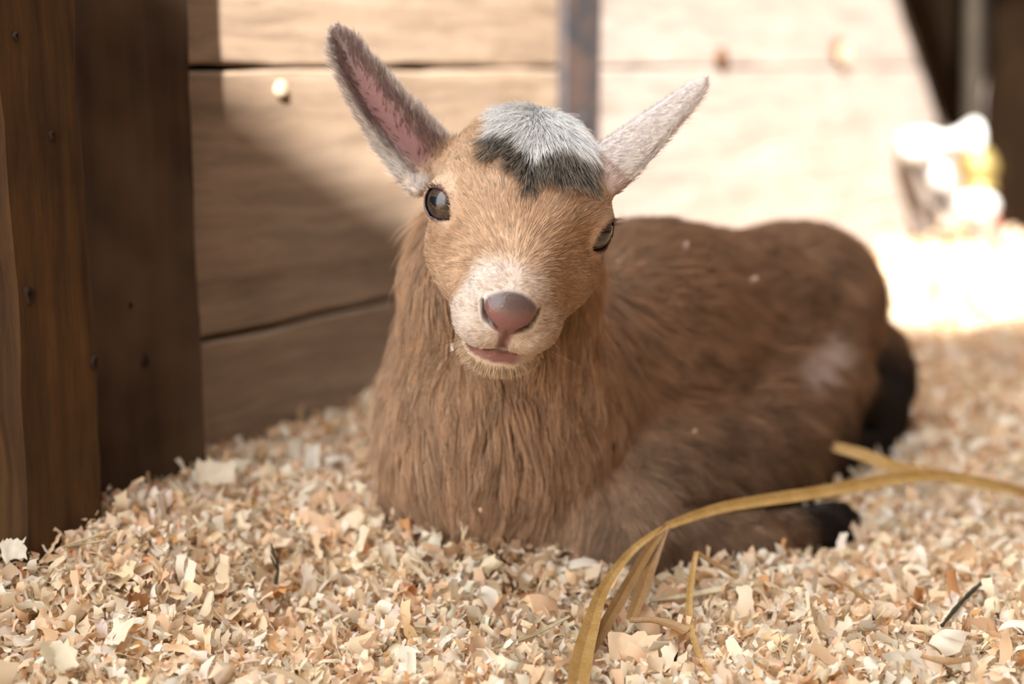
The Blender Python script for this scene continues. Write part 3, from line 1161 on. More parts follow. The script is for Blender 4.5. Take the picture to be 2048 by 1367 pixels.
# ---- combing direction
sgn = np.sign(fq[:, 0])
W0 = np.array([0, 46, 5.0])
rad_dir = unit(fq - W0)
loc = rad_dir * [1.0, 0.75, 0.9]
backw = np.stack([0.25 * sgn, -0.85 * np.ones(NF), -0.35 * np.ones(NF)], -1)
wb = smooth01(-8, -22, fq[:, 2]) * smooth01(45, 25, fq[:, 1])
loc = loc * (1 - wb[:, None]) + backw * wb[:, None]
side = smooth01(18, 30, np.abs(fq[:, 0])) * (1 - wb)
loc = loc * (1 - 0.5 * side[:, None]) + np.stack([0.2 * sgn, -0.6 * np.ones(NF), -0.2 * np.ones(NF)], -1) * 0.5 * side[:, None]
mzw = smooth01(36, 44, fq[:, 1])
loc = loc * (1 - 0.7 * mzw[:, None]) + np.stack([0.5 * fq[:, 0] / 12, -0.5 * np.ones(NF), np.where(fq[:, 2] > -28, 0.1, -0.7)], -1) * 0.7 * mzw[:, None]
topw = np.clip(np.maximum(fdp, fwp), 0, 1)
topd = np.stack([fq[:, 0] / 26, np.ones(NF), -0.25 * np.ones(NF)], -1)
loc = loc * (1 - topw[:, None]) + topd * topw[:, None]
flowH = unit(loc) @ HM
# trunk: rearwards along the body, falling down the sides; straight down on neck and chest
s_ = (FP - CH0) @ BF
fl = BF[None, :] * 0.85 + np.array([0, 0, -0.45])[None, :]
dn_ = np.array([0, 0, -1.0])[None, :] + (FP - CH0) * [2.2, 0.5, 0]
wn_ = smooth01(0.075, 0.005, s_)
flowB = unit(fl) * (1 - wn_[:, None]) + unit(dn_) * wn_[:, None]
nzv = np.stack([vnoise(FP, 55.0, 31 + k) for k in range(3)], -1)
nzw = np.stack([vnoise(FP, 150.0, 51 + k) for k in range(3)], -1)
flowB = unit(flowB + 0.30 * nzv + 0.28 * nzw)
flow = flowB * (1 - fH[:, None]) + flowH * fH[:, None]
for k, e in enumerate(EARS):
    m = fwh == k
    flow[m] = e.t * 0.8 + e.a * np.sign(fA[m])[:, None] * 0.55
nzh = np.stack([vnoise(FP, 260.0, 41 + k) for k in range(3)], -1)
flow = unit(flow + 0.22 * nzh + 0.13 * fr.normal(size=(NF, 3)))
flow = unit(flow - FN * (flow * FN).sum(1, keepdims=True))
neckw = smooth01(0.06, 0.0, s_) * smooth01(0.05, 0.10, FP[:, 2]) * (1 - fH)
lift = 0.24 * fH + (0.30 + 0.34 * neckw) * (1 - fH) + 0.28 * topw + 0.10 * fr.normal(size=NF) + 0.15 * (fwh >= 0)
lift = np.clip(lift, 0.05, 1.2)
length = flen * fr.lognormal(0, 0.24, NF) * (1 - 0.05 * neckw)
NP = 5
tt = np.linspace(0, 1, NP)
# growth bends from lifted to lying
pts = np.zeros((NF, NP, 3))
pts[:, 0] = FP - FN * 0.0003
grav = np.array([0, 0, -1.0])
gw = (1 - fH) * 0.30
for k in range(1, NP):
    f = tt[k]
    dvec = flow + FN * (lift * (1.25 - 1.1 * f))[:, None] + grav * (gw * f)[:, None]
    pts[:, k] = pts[:, k - 1] + unit(dvec) * (length / (NP - 1))[:, None]
# clumps: tips gather towards the clump's mean
def clump(size, amount, mask):
    key = np.floor(FP / size + 0.35 * nzh).astype(np.int64)
    key = key[:, 0] * 73856093 ^ key[:, 1] * 19349663 ^ key[:, 2] * 83492791
    u, inv = np.unique(key, return_inverse=True)
    cnt = np.bincount(inv)
    mean = np.stack([np.bincount(inv, pts[:, -1, k]) / cnt for k in range(3)], -1)[inv]
    am = (amount * mask * fr.uniform(0.4, 1.0, NF))[:, None]
    for k in range(1, NP):
        pts[:, k] += (mean - pts[:, -1] if k < NP - 1 else (mean - pts[:, k])) * am * (tt[k] ** 1.6)
    return inv


inv = clump(0.0048, 0.62, (1 - fH) * (fwh < 0))
inv2 = clump(0.0018, 0.40, fH)
r_ = np.random.default_rng(3)
cl_t = r_.normal(0, 1, inv.max() + 1)[inv] * (1 - fH) + r_.normal(0, 1, inv2.max() + 1)[inv2] * fH * 0.6
shade = np.clip(1 + 0.15 * cl_t + (0.14 + 0.06 * fH + 0.12 * topw) * fr.normal(size=NF), 0.4, 1.6)
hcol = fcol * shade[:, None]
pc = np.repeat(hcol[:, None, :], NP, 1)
# undercoat slightly darker at the root, sun-bleached tips; pale tips on the dark brow hairs
grad = (0.80 + 0.32 * tt)[None, :, None]
pc = pc * grad
tip = (tt ** 2.5)[None, :, None] * (fdp * (fr.random(NF) < 0.5))[:, None, None]
pc = pc * (1 - tip) + np.array([0.55, 0.44, 0.32]) * tip
pc = np.clip(pc, 0.004, 0.92)
rad0 = np.where(fH > 0.5, 0.000092, 0.00015) * fr.uniform(0.7, 1.3, NF)
rad0 = np.where(topw > 0.5, 0.00010, rad0)
prad = rad0[:, None] * np.array([1.0, 0.95, 0.8, 0.55, 0.15])[None, :]

# lashes and whiskers
WP, WC, WR = [], [], []
def long_hair(p0, d0, L, sag, col, rad):
    d0 = unit(d0)
    P = [np.array(p0)]
    for k in range(1, NP):
        P.append(P[-1] + unit(d0 + np.array([0, 0, -1.0]) * sag * tt[k]) * L / (NP - 1))
    WP.append(P); WC.append([col] * NP); WR.append([rad, rad, rad * 0.8, rad * 0.5, rad * 0.15])
wr = np.random.default_rng(9)
for sd in (1, -1):
    e = EYE_D[sd]
    side_ = unit(np.cross([0, 0, 1.0], e))
    up_ = np.cross(e, side_)
    for k in range(70):
        a = wr.uniform(0.15, math.pi - 0.15)
        rim = EYE_P[sd] + e * (EYE_R * 0.72) + (side_ * math.cos(a) * 7.6 + up_ * math.sin(a) * 6.6)
        d = e * 0.9 + side_ * math.cos(a) * 0.7 + up_ * (0.55 + 0.2 * wr.normal()) + wr.normal(size=3) * 0.12
        long_hair(from_head(rim), d @ HM, wr.uniform(0.0025, 0.0055), 0.1, (0.22, 0.11, 0.06) if k % 3 else (0.02, 0.015, 0.012), 0.00007)
for k in range(24):
    sd = 1 if k % 2 else -1
    p = np.array([sd * wr.uniform(10, 18), wr.uniform(36, 46), wr.uniform(-36, -14)])
    d = np.array([sd * 0.8, 0.25, -0.25]) + wr.normal(size=3) * 0.3
    long_hair(from_head(p), d @ HM, wr.uniform(0.007, 0.02), 0.3, (0.46, 0.36, 0.26) if k % 3 else (0.06, 0.045, 0.035), 0.00006)
pts = np.concatenate([pts, np.array(WP)])
pc = np.concatenate([pc, np.array(WC)])
prad = np.concatenate([prad, np.array(WR)])

cu = bpy.data.hair_curves.new('fur')
cu.add_curves([NP] * len(pts))
cu.points.foreach_set('position', pts.astype(np.float32).ravel())
at_r = cu.attributes.get('radius') or cu.attributes.new('radius', 'FLOAT', 'POINT')
at_r.data.foreach_set('value', prad.astype(np.float32).ravel())
at_c = cu.attributes.new('tint', 'FLOAT_COLOR', 'POINT')
c4 = np.ones((pts.shape[0] * NP, 4), np.float32)
c4[:, :3] = pc.reshape(-1, 3)
at_c.data.foreach_set('color', c4.ravel())
M_fur = attr_mat('goat_hair', 'tint', rough=0.55, spec=0.25, transl=0.28)
fur = goat_part('fur', cu, M_fur)
fur['kind'] = 'stuff'
fur['label'] = 'soft tan, white and black coat'
# ------------------------------------------------------------------ bedding: floor, wood shavings
def bed_z(x, y):
    x = np.asarray(x, float)
    y = np.asarray(y, float)
    sh = 0.06 * smooth01(-0.08, -0.2, x)
    left = smooth01(0.10, -0.05, x) * smooth01(0.56, 0.66, y + sh)
    back = smooth01(1.0, 1.3, y)
    z = 0.028 * np.maximum(left, 0.9 * back)
    P = np.stack([x, y, np.zeros_like(x)], -1).reshape(-1, 3)
    z = z + (0.0030 * vnoise(P, 28.0, 5) + 0.0024 * vnoise(P, 85.0, 6)).reshape(x.shape)
    return z


M_bed = NT('shavings_bed')
_tc = M_bed.n('ShaderNodeTexCoord')
_nz = M_bed.n('ShaderNodeTexNoise', i_Scale=160.0, i_Detail=6.0, i_Roughness=0.7)
M_bed.l(_tc.outputs['Object'], _nz.inputs['Vector'])
_c = M_bed.ramp(_nz.outputs['Fac'], [(0.35, (0.48, 0.25, 0.10)), (0.55, (0.75, 0.50, 0.27)), (0.7, (0.85, 0.66, 0.44))])
_p = M_bed.n('ShaderNodeBsdfPrincipled', i_Roughness=0.85)
_p.inputs['Specular IOR Level'].default_value = 0.1
M_bed.l(_c, _p.inputs['Base Color'])
_b = M_bed.n('ShaderNodeBump', i_Strength=1.0, i_Distance=0.004)
M_bed.l(_nz.outputs['Fac'], _b.inputs['Height'])
M_bed.l(_b.outputs[0], _p.inputs['Normal'])
M_bed.l(_p.outputs[0], M_bed.out.inputs[0])
M_bed = M_bed.m

nx, ny = 150, 150
bx_ = np.linspace(-1.9, 2.2, nx)
by_ = np.linspace(-0.9, 3.0, ny)
# finer steps near the lens
bx_ = np.sign(bx_) * np.abs(bx_ / 2.2) ** 1.8 * 2.2
by_ = 0.72 + np.sign(np.linspace(-1, 1, ny)) * np.abs(np.linspace(-1, 1, ny)) ** 1.8 * 2.2
XX, YY = np.meshgrid(bx_, by_, indexing='ij')
ZZ = bed_z(XX, YY) - 0.002
V = np.stack([XX, YY, ZZ], -1).reshape(-1, 3)
I = np.arange(nx * ny).reshape(nx, ny)
Q = np.stack([I[:-1, :-1], I[1:, :-1], I[1:, 1:], I[:-1, 1:]], -1).reshape(-1, 4)
floor = obj('floor', quads_mesh('floor', V, Q), M_bed)
tag(floor, 'packed layer of shavings covering the pen floor', kind='structure')

M_shave = attr_mat('pine_shaving', 'tint', rough=0.6, spec=0.2, transl=0.36)


def shaving_batch(N, xy, length, width, arc, seed, lift, tilt, NU=6, NV=3, ragged=0.16):
    """N curled shavings: each a thin strip bent into an arc, ragged, with its own pose"""
    r = np.random.default_rng(seed)
    u = np.linspace(-0.5, 0.5, NU)[None, :, None]
    v = np.linspace(-0.5, 0.5, NV)[None, None, :]
    L = length[:, None, None]
    W = width[:, None, None]
    A = arc[:, None, None]
    rad = L / A
    ang = u * A
    sk = r.normal(0, 0.45, (N, 1, 1))
    X = rad * np.sin(ang) + r.normal(0, ragged * 0.5, (N, NU, NV)) * np.minimum(L, W)
    Zc = rad * (1 - np.cos(ang)) + r.normal(0, 0.05, (N, NU, NV)) * W + (v ** 2) * W * r.normal(0, 0.6, (N, 1, 1))
    Y = v * W * (1 + ragged * r.normal(size=(N, NU, NV)) + r.normal(0, 0.3, (N, 1, 1)) * u) + sk * u * W
    P = np.stack([X, Y * np.ones_like(X), Zc], -1).reshape(N, -1, 3)
    P -= P.mean(1, keepdims=True)
    a = r.uniform(0, 6.283, N)
    flip = r.random(N) < 0.5
    tx = r.normal(0, 1, N) * tilt + flip * math.pi
    ty = r.normal(0, 1, N) * tilt
    ca, sa = np.cos(a), np.sin(a)
    cx, sx = np.cos(tx), np.sin(tx)
    cy, sy = np.cos(ty), np.sin(ty)
    o, l_ = np.zeros(N), np.ones(N)
    Rz = np.stack([ca, -sa, o, sa, ca, o, o, o, l_], -1).reshape(N, 3, 3)
    Rx = np.stack([l_, o, o, o, cx, -sx, o, sx, cx], -1).reshape(N, 3, 3)
    Ry = np.stack([cy, o, sy, o, l_, o, -sy, o, cy], -1).reshape(N, 3, 3)
    R = Rz @ Ry @ Rx
    P = np.einsum('nij,npj->npi', R, P)
    base = np.stack([xy[:, 0], xy[:, 1], bed_z(xy[:, 0], xy[:, 1]) + lift], -1)
    low = P[:, :, 2].min(1)
    base[:, 2] += np.maximum(-low - 0.003, 0) * 0.8
    P = P + base[:, None, :]
    I = np.arange(NU * NV).reshape(NU, NV)
    q = np.stack([I[:-1, :-1], I[1:, :-1], I[1:, 1:], I[:-1, 1:]], -1).reshape(-1, 4)
    Q = (q[None] + (np.arange(N) * NU * NV)[:, None, None]).reshape(-1, 4)
    return P.reshape(-1, 3), Q, NU * NV


def shaving_tint(N, r):
    pal = np.array([[0.95, 0.845, 0.695], [0.945, 0.765, 0.55], [0.93, 0.66, 0.42], [0.76, 0.41, 0.18]])
    w = np.searchsorted([0.30, 0.72, 0.975], r.random(N))
    c = pal[w] * r.uniform(0.9, 1.04, (N, 1)) + r.normal(0, 0.012, (N, 3))
    return np.clip(c, 0.02, 0.93)


def in_view(xy, margin=0.20):
    P = np.stack([xy[:, 0], xy[:, 1], np.full(len(xy), 0.015)], -1) - CP
    d = P @ CF
    px = (P @ CR) / d
    py = (P @ CU) / d
    keep = (d > 0.3) & (np.abs(px) < 0.36 + margin) & (py > -0.24 - margin * 0.8)
    s = (xy - WA[:2]) @ WN[:2]
    return keep & (s > 0.001)


def scatter(N, y0, y1, seed, power=1.0):
    r = np.random.default_rng(seed)
    y = y0 + (y1 - y0) * r.random(N * 3) ** power
    x = r.uniform(-0.5, 0.5, N * 3) * (y * 1.16 + 0.06)
    xy = np.stack([x, y], -1)
    xy = xy[in_view(xy)]
    # none inside the kid
    q = np.stack([xy[:, 0], xy[:, 1], bed_z(xy[:, 0], xy[:, 1]) + 0.006], -1)
    xy = xy[body_sdf(q.astype(np.float32)) > 0.002]
    return xy[:N]


SV, SQ, SC, off = [], [], [], 0
for (N, y0, y1, lm, wm, tl, nu, nv, seed) in (
        (40000, 0.42, 0.82, 0.0038, 0.0024, 0.9, 4, 2, 1),     # crumbs
        (26000, 0.42, 0.82, 0.0078, 0.0034, 1.0, 6, 3, 2),     # common flakes
        (1600, 0.42, 0.85, 0.0120, 0.0075, 0.6, 8, 4, 3),      # large flakes
        (12500, 0.78, 1.25, 0.0080, 0.0055, 0.6, 5, 2, 4),
        (8500, 1.20, 2.30, 0.0130, 0.0090, 0.6, 4, 2, 5),
        (4200, 0.42, 0.78, 0.0110, 0.0011, 0.4, 6, 2, 6)):     # splinters
    xy = scatter(N, y0, y1, 100 + seed)
    n_ = len(xy)
    r = np.random.default_rng(200 + seed)
    L = lm * r.lognormal(0, 0.35, n_)
    Wd = wm * r.lognormal(0, 0.35, n_)
    A = np.clip(np.abs(r.normal(1.8, 1.5, n_)), 0.15, 5.0)
    lift = -0.003 + 0.013 * r.random(n_) ** 1.5
    P_, Q_, m_ = shaving_batch(n_, xy, L, Wd, A, 300 + seed, lift, tl, nu, nv)
    SV.append(P_)
    SQ.append(Q_ + off)
    SC.append(np.repeat(shaving_tint(n_, r), m_, 0))
    off += len(P_)
SV, SQ, SC = np.concatenate(SV), np.concatenate(SQ), np.concatenate(SC)
me = quads_mesh('wood_shavings', SV, SQ)
point_color(me, 'tint', SC)
shav = obj('wood_shavings', me, M_shave)
tag(shav, 'loose pale curled pine shavings spread over the whole pen floor', 'bedding', kind='stuff')
# ------------------------------------------------------------------ hay, twigs, single flakes, crumbs, the water pipe
def ground_at(px, py, lift=0.0):
    """point on top of the bedding along a sight line"""
    z = 0.012
    for _ in range(12):
        d = (CAM_H - z) / ((py - 683.5) / FPX * math.cos(PITCH) + math.sin(PITCH))
        p = at(px, py, d)
        z = 0.5 * z + 0.5 * (float(bed_z(p[0], p[1])) + 0.006 + lift)
    return at(px, py, (CAM_H - z) / ((py - 683.5) / FPX * math.cos(PITCH) + math.sin(PITCH)))


def spline(pts, n):
    pts = np.asarray(pts, float)
    m = len(pts)
    out = []
    for t in np.linspace(0, m - 1, n):
        k = min(int(t), m - 2)
        f = t - k
        p0, p1, p2, p3 = pts[max(k - 1, 0)], pts[k], pts[k + 1], pts[min(k + 2, m - 1)]
        out.append(0.5 * (2 * p1 + (p2 - p0) * f + (2 * p0 - 5 * p1 + 4 * p2 - p3) * f * f + (3 * p1 - p0 - 3 * p2 + p3) * f ** 3))
    return np.array(out)


def blade_mesh(name, pts, widths, normal, n=26, fold=0.25, th=0.00022, twist=0.0):
    """a dry grass blade: shallow V in section, with thickness"""
    c = spline(pts, n)
    w = np.interp(np.linspace(0, 1, n), np.linspace(0, 1, len(widths)), widths)
    V, Fc = [], []
    for k in range(n):
        t = unit(c[min(k + 1, n - 1)] - c[max(k - 1, 0)])
        nn = np.asarray(normal, float) - t * (np.asarray(normal) @ t)
        nn = unit(nn)
        s = np.cross(t, nn)
        a = twist * k / n
        s, nn = s * math.cos(a) + nn * math.sin(a), nn * math.cos(a) - s * math.sin(a)
        h = w[k] / 2
        ring = [c[k] - s * h + nn * h * fold, c[k], c[k] + s * h + nn * h * fold]
        V += [p + nn * th for p in ring] + [p - nn * th for p in ring[::-1]]
    for k in range(n - 1):
        for j in range(6):
            a, b = k * 6 + j, k * 6 + (j + 1) % 6
            Fc.append((a, b, b + 6, a + 6))
    Fc.append((0, 1, 2, 3, 4, 5)[::-1])
    Fc.append(tuple((n - 1) * 6 + j for j in range(6)))
    return mesh_from(name, V, Fc, smooth=False)


def tube_mesh(name, pts, radii, n=18, seg=8, knob=0.0, seed=0):
    c = spline(pts, n)
    r = np.interp(np.linspace(0, 1, n), np.linspace(0, 1, len(radii)), radii)
    rr = np.random.default_rng(seed)
    V, Fc = [], []
    ref = np.array([0.31, 0.52, 0.79])
    for k in range(n):
        t = unit(c[min(k + 1, n - 1)] - c[max(k - 1, 0)])
        a = unit(np.cross(t, ref))
        b = np.cross(t, a)
        f = 1 + knob * rr.normal()
        for j in range(seg):
            ph = j / seg * 2 * math.pi
            V.append(c[k] + (a * math.cos(ph) + b * math.sin(ph)) * r[k] * f)
    for k in range(n - 1):
        for j in range(seg):
            p, q = k * seg + j, k * seg + (j + 1) % seg
            Fc.append((p, q, q + seg, p + seg))
    Fc.append(tuple(range(seg))[::-1])
    Fc.append(tuple((n - 1) * seg + j for j in range(seg)))
    return mesh_from(name, V, Fc)


def straw_mat(name, a, b_, along=900.0):
    b = NT(name)
    tc = b.n('ShaderNodeTexCoord')
    nz = b.n('ShaderNodeTexNoise', i_Scale=60.0, i_Detail=5.0, i_Roughness=0.7)
    b.l(tc.outputs['Object'], nz.inputs['Vector'])
    nf = b.n('ShaderNodeTexNoise', i_Scale=along, i_Detail=3.0)
    b.l(tc.outputs['Object'], nf.inputs['Vector'])
    c = b.ramp(nz.outputs['Fac'], [(0.35, a), (0.65, b_)])
    f = b.ramp(nf.outputs['Fac'], [(0.35, (0.75,) * 3), (0.6, (1.0,) * 3)])
    c = b.mix(0.8, c, f, 'MULTIPLY')
    p = b.n('ShaderNodeBsdfPrincipled', i_Roughness=0.45)
    b.l(c, p.inputs['Base Color'])
    t = b.n('ShaderNodeBsdfTranslucent')
    b.l(c, t.inputs[0])
    m = b.n('ShaderNodeMixShader', i_0=0.25)
    b.l(p.outputs[0], m.inputs[1])
    b.l(t.outputs[0], m.inputs[2])
    b.l(m.outputs[0], b.out.inputs[0])
    return b.m


M_hay = straw_mat('golden_hay', (0.50, 0.285, 0.080), (0.66, 0.42, 0.155))
M_hay_pale = straw_mat('pale_hay', (0.56, 0.46, 0.26), (0.70, 0.60, 0.38))
M_hay_brown = straw_mat('brown_hay', (0.36, 0.19, 0.07), (0.46, 0.27, 0.11))
M_twig = straw_mat('dark_green_twig', (0.030, 0.035, 0.018), (0.075, 0.070, 0.035))

VN = -CF + CU * 0.4                       # blades show their face roughly to the lens
root_p = at(2075, 990, 0.752)
hay = tag(empty('hay_straw', root_p), 'long golden hay stem arching across the folded foreleg with three drooping blades', 'hay')
bpy.context.view_layer.update()
H_INV = Matrix.Translation(Vector(root_p)).inverted()
def hay_part(name, me, mat, parent, inv):
    o = obj(name, me, mat)
    o.parent = parent
    o.matrix_parent_inverse = inv
    return o
joint = at(1332, 1052, 0.636)
hay_part('stem', blade_mesh('stem', [root_p, at(1960, 962, 0.738), at(1840, 952, 0.722), at(1640, 984, 0.690), at(1450, 1014, 0.658), joint], [0.0036, 0.0046, 0.0060, 0.0066, 0.0060, 0.0050, 0.0034], VN, n=40), M_hay, hay, H_INV)
hay_part('blade', blade_mesh('blade', [joint, at(1265, 1100, 0.625), at(1208, 1175, 0.600), at(1178, 1260, 0.568), at(1160, 1330, 0.536), at(1148, 1410, 0.500)], [0.0022, 0.0034, 0.0048, 0.0072, 0.0086, 0.0080], VN, n=36, twist=0.25), M_hay, hay, H_INV)
hay_part('blade', blade_mesh('blade', [joint, at(1290, 1110, 0.626), at(1235, 1205, 0.598), at(1185, 1290, 0.568), at(1140, 1350, 0.542), at(1100, 1405, 0.515)], [0.0026, 0.0046, 0.0056, 0.0050, 0.0042, 0.0030], VN + CR * 0.5, n=36, twist=-0.3), M_hay_brown, hay, H_INV)
hay_part('blade', blade_mesh('blade', [joint, at(1304, 1120, 0.628), at(1284, 1180, 0.604), at(1260, 1240, 0.582)], [0.0026, 0.0056, 0.0060, 0.0040], VN, n=22), M_hay_brown, hay, H_INV)
hay_part('blade', blade_mesh('blade', [at(1258, 1241, 0.582), at(1305, 1240, 0.582), at(1345, 1250, 0.578), at(1374, 1264, 0.574)], [0.0020, 0.0030, 0.0044, 0.0050], VN + CU, n=14), M_hay_brown, hay, H_INV)
# broken blade lying behind it
p0 = at(1640, 887, 0.770)
o = obj('hay_straw', blade_mesh('hay_straw', [p0, at(1720, 908, 0.766), at(1800, 938, 0.762), at(1900, 955, 0.757), at(2080, 992, 0.752)], [0.0050, 0.0068, 0.0080, 0.0060, 0.0042], VN, n=26), M_hay)
tag(o, 'broad golden hay blade with a blunt end beside the black hind hock', 'hay')
# kinked thin blade
p0 = at(1392, 1104, 0.630)
hb = tag(empty('hay_straw', p0), 'thin golden hay blade kinked at its top, standing by the foreleg', 'hay')
bpy.context.view_layer.update()
K_INV = Matrix.Translation(Vector(p0)).inverted()
hay_part('blade', blade_mesh('blade', [p0, at(1381, 1170, 0.612), at(1378, 1235, 0.588), at(1392, 1295, 0.562), at(1420, 1352, 0.538)], [0.0020, 0.0030, 0.0030, 0.0022, 0.0010], VN, n=26), M_hay, hb, K_INV)
hay_part('blade', blade_mesh('blade', [p0, at(1430, 1128, 0.630), at(1482, 1160, 0.628)], [0.0022, 0.0026, 0.0018], VN + CU, n=12), M_hay_brown, hb, K_INV)


def lying(name, px, widths, mat, label, cat, lift=0.004, normal=(0, -0.5, 1.0), n=16):
    pts = [ground_at(x, y, lift) for x, y in px]
    o = obj(name, blade_mesh(name, pts, widths, normal, n=n), mat)
    return tag(o, label, cat)


lying('hay_straw', [(1300, 1200), (1370, 1192), (1440, 1178), (1512, 1166)], [0.0014, 0.0026, 0.0030, 0.0022], M_hay_pale, 'pale straw blade lying along the bottom of the foreleg', 'hay', 0.006)
lying('hay_straw', [(985, 1296), (1060, 1272), (1140, 1232)], [0.0010, 0.0018, 0.0012], M_hay_pale, 'thin pale straw on the shavings to the left of the golden blades', 'hay', 0.008)
lying('hay_straw', [(1655, 1150), (1695, 1172), (1738, 1206)], [0.0012, 0.0022, 0.0012], M_hay_brown, 'brown straw bit on the shavings below the black forefoot', 'hay', 0.008)
lying('hay_straw', [(1842, 1312), (1890, 1322), (1942, 1318)], [0.0014, 0.0034, 0.0016], M_hay_brown, 'short amber straw splinter near the bottom right corner', 'hay', 0.012)
lying('hay_straw', [(126, 1092), (170, 1078), (232, 1058)], [0.0004, 0.0010, 0.0008], M_hay_pale, 'thin grey straw in the shade at the foot of the front board', 'hay', 0.010)
lying('hay_straw', [(126, 1093), (175, 1086), (222, 1078)], [0.0004, 0.0009, 0.0006], M_hay_pale, 'finer straw crossing the thin grey straw by the front board', 'hay', 0.008)

g0 = ground_at(556, 1208, -0.004)
d0 = float((g0 - CP) @ CF)
tw = tag(empty('twig', g0), 'dark green forked twig standing in the shavings', 'twig')
bpy.context.view_layer.update()
T_INV = Matrix.Translation(Vector(g0)).inverted()
hay_part('stalk', tube_mesh('stalk', [g0, at(552, 1165, d0), at(556, 1135, d0), at(549, 1108, d0), at(542, 1086, d0)], [0.0008, 0.0009, 0.0007, 0.0006, 0.0003], n=20, knob=0.12), M_twig, tw, T_INV)
hay_part('side_shoot', tube_mesh('side_shoot', [at(556, 1140, d0), at(548, 1126, d0 - 0.001), at(540, 1109, d0 - 0.002)], [0.0006, 0.0005, 0.0002], n=10, knob=0.1), M_twig, tw, T_INV)
pts = [ground_at(x, y, 0.006) for x, y in ((1980, 1152), (1948, 1178), (1915, 1212), (1884, 1250))]
tag(obj('twig', tube_mesh('twig', pts, [0.0005, 0.0011, 0.0009, 0.0006], n=16, knob=0.2, seed=4), M_twig), 'dark green twig lying on the shavings at the right', 'twig')
pts = [ground_at(x, y, l) for x, y, l in ((1832, 1262, 0.010), (1850, 1266, 0.016), (1852, 1284, 0.016), (1872, 1296, 0.014), (1888, 1314, 0.008))]
tag(obj('root_fibre', tube_mesh('root_fibre', pts, [0.0003, 0.0004, 0.0004, 0.0003], n=20), M_hay_brown), 'thin curved brown fibre above the amber straw splinter', 'fibre')

# single large flakes that stand out of the heap
def flake(px, py, L, W, arc, col, label, tilt=(0.5, 0.0), yaw=0.0, lift=0.006, seed=0):
    r = np.random.default_rng(seed)
    NU, NV = 10, 5
    u = np.linspace(-0.5, 0.5, NU)[:, None]
    v = np.linspace(-0.5, 0.5, NV)[None, :]
    rad = L / arc
    X = rad * np.sin(u * arc) + 0.045 * L * r.normal(size=(NU, NV))
    Z = rad * (1 - np.cos(u * arc)) + 0.03 * W * r.normal(size=(NU, NV)) + 0 * v
    Y = v * W * (1 + 0.16 * r.normal(size=(NU, NV))) + 0 * u
    P = np.stack([X, Y, Z], -1).reshape(-1, 3)
    P -= P.mean(0)
    M = (Matrix.Rotation(yaw, 3, 'Z') @ Matrix.Rotation(tilt[0], 3, 'X') @ Matrix.Rotation(tilt[1], 3, 'Y'))
    P = P @ np.array(M).T
    c = ground_at(px, py, lift)
    up = np.concatenate([P + [0, 0, 0.00015], P - [0, 0, 0.00015]])
    I = np.arange(NU * NV).reshape(NU, NV)
    q = np.stack([I[:-1, :-1], I[1:, :-1], I[1:, 1:], I[:-1, 1:]], -1).reshape(-1, 4)
    Q = np.concatenate([q, q[:, ::-1] + NU * NV])
    me = quads_mesh('wood_shaving', up, Q)
    point_color(me, 'tint', np.tile(col, (len(up), 1)) * r.uniform(0.93, 1.05, (len(up), 1)))
    o = obj('wood_shaving', me, M_shave)
    o.location = c
    return tag(o, label, 'wood shaving', 'single large wood shavings')


CREAM, WHITE, AMBER = (0.88, 0.76, 0.58), (0.90, 0.83, 0.70), (0.32, 0.13, 0.045)
flake(432, 945, 0.019, 0.013, 0.8, CREAM, 'broad cream shaving at the edge of the heap below the plank wall', (0.75, 0.1), 0.2, 0.008, 1)
flake(28, 1098, 0.0095, 0.0085, 0.3, WHITE, 'square white shaving leaning on the foot of the front board', (1.2, 0.1), 0.3, 0.010, 2)
flake(276, 1202, 0.0085, 0.0065, 0.5, AMBER, 'dark amber chip sunk in the shavings at the left', (0.9, 0.2), 0.4, 0.004, 3)
flake(240, 1262, 0.0110, 0.0105, 0.6, CREAM, 'cream square shaving with a bent corner below the dark amber chip', (0.7, -0.3), -0.3, 0.008, 4)
flake(625, 915, 0.008, 0.014, 0.9, WHITE, 'white curled shaving standing near the plank wall', (1.1, 0.1), 0.1, 0.008, 5)
flake(770, 1110, 0.013, 0.010, 2.8, CREAM, 'round curled shaving in front of the chest', (1.0, 0.4), 0.5, 0.008, 6)
flake(1265, 1295, 0.020, 0.013, 0.9, (0.84, 0.64, 0.42), 'wide peach shaving between the golden blades and the kinked blade', (0.75, 0.0), -0.15, 0.006, 7)
flake(1640, 1240, 0.019, 0.009, 0.9, (0.86, 0.70, 0.50), 'long peach shaving tilted upright below the foreleg', (0.8, 0.9), 0.1, 0.008, 8)
flake(115, 1310, 0.014, 0.012, 1.4, (0.86, 0.76, 0.56), 'large folded shaving near the bottom left corner', (0.5, 0.3), 0.6, 0.010, 9)

# crumbs caught in the coat
def crumb(px, py, out, size, col, label, seed):
    r = np.random.default_rng(seed)
    bmm = bmesh.new()
    bmesh.ops.create_icosphere(bmm, subdivisions=2, radius=1.0)
    sc3 = np.array([1.0, 0.45, 0.7]) * size
    for v in bmm.verts:
        n_ = 1 + 0.28 * r.normal()
        v.co = Vector((v.co.x * sc3[0] * n_, v.co.y * sc3[1] * n_, v.co.z * sc3[2] * n_))
    me = bpy.data.meshes.new('wood_crumb')
    bmm.to_mesh(me)
    bmm.free()
    point_color(me, 'tint', np.tile(col, (len(me.vertices), 1)))
    o = obj('wood_crumb', me, M_shave)
    o.location = surface_at(px, py, out)
    o.rotation_euler = tuple(r.uniform(0, 3, 3))
    return tag(o, label, 'wood crumb', 'wood crumbs stuck in the coat')


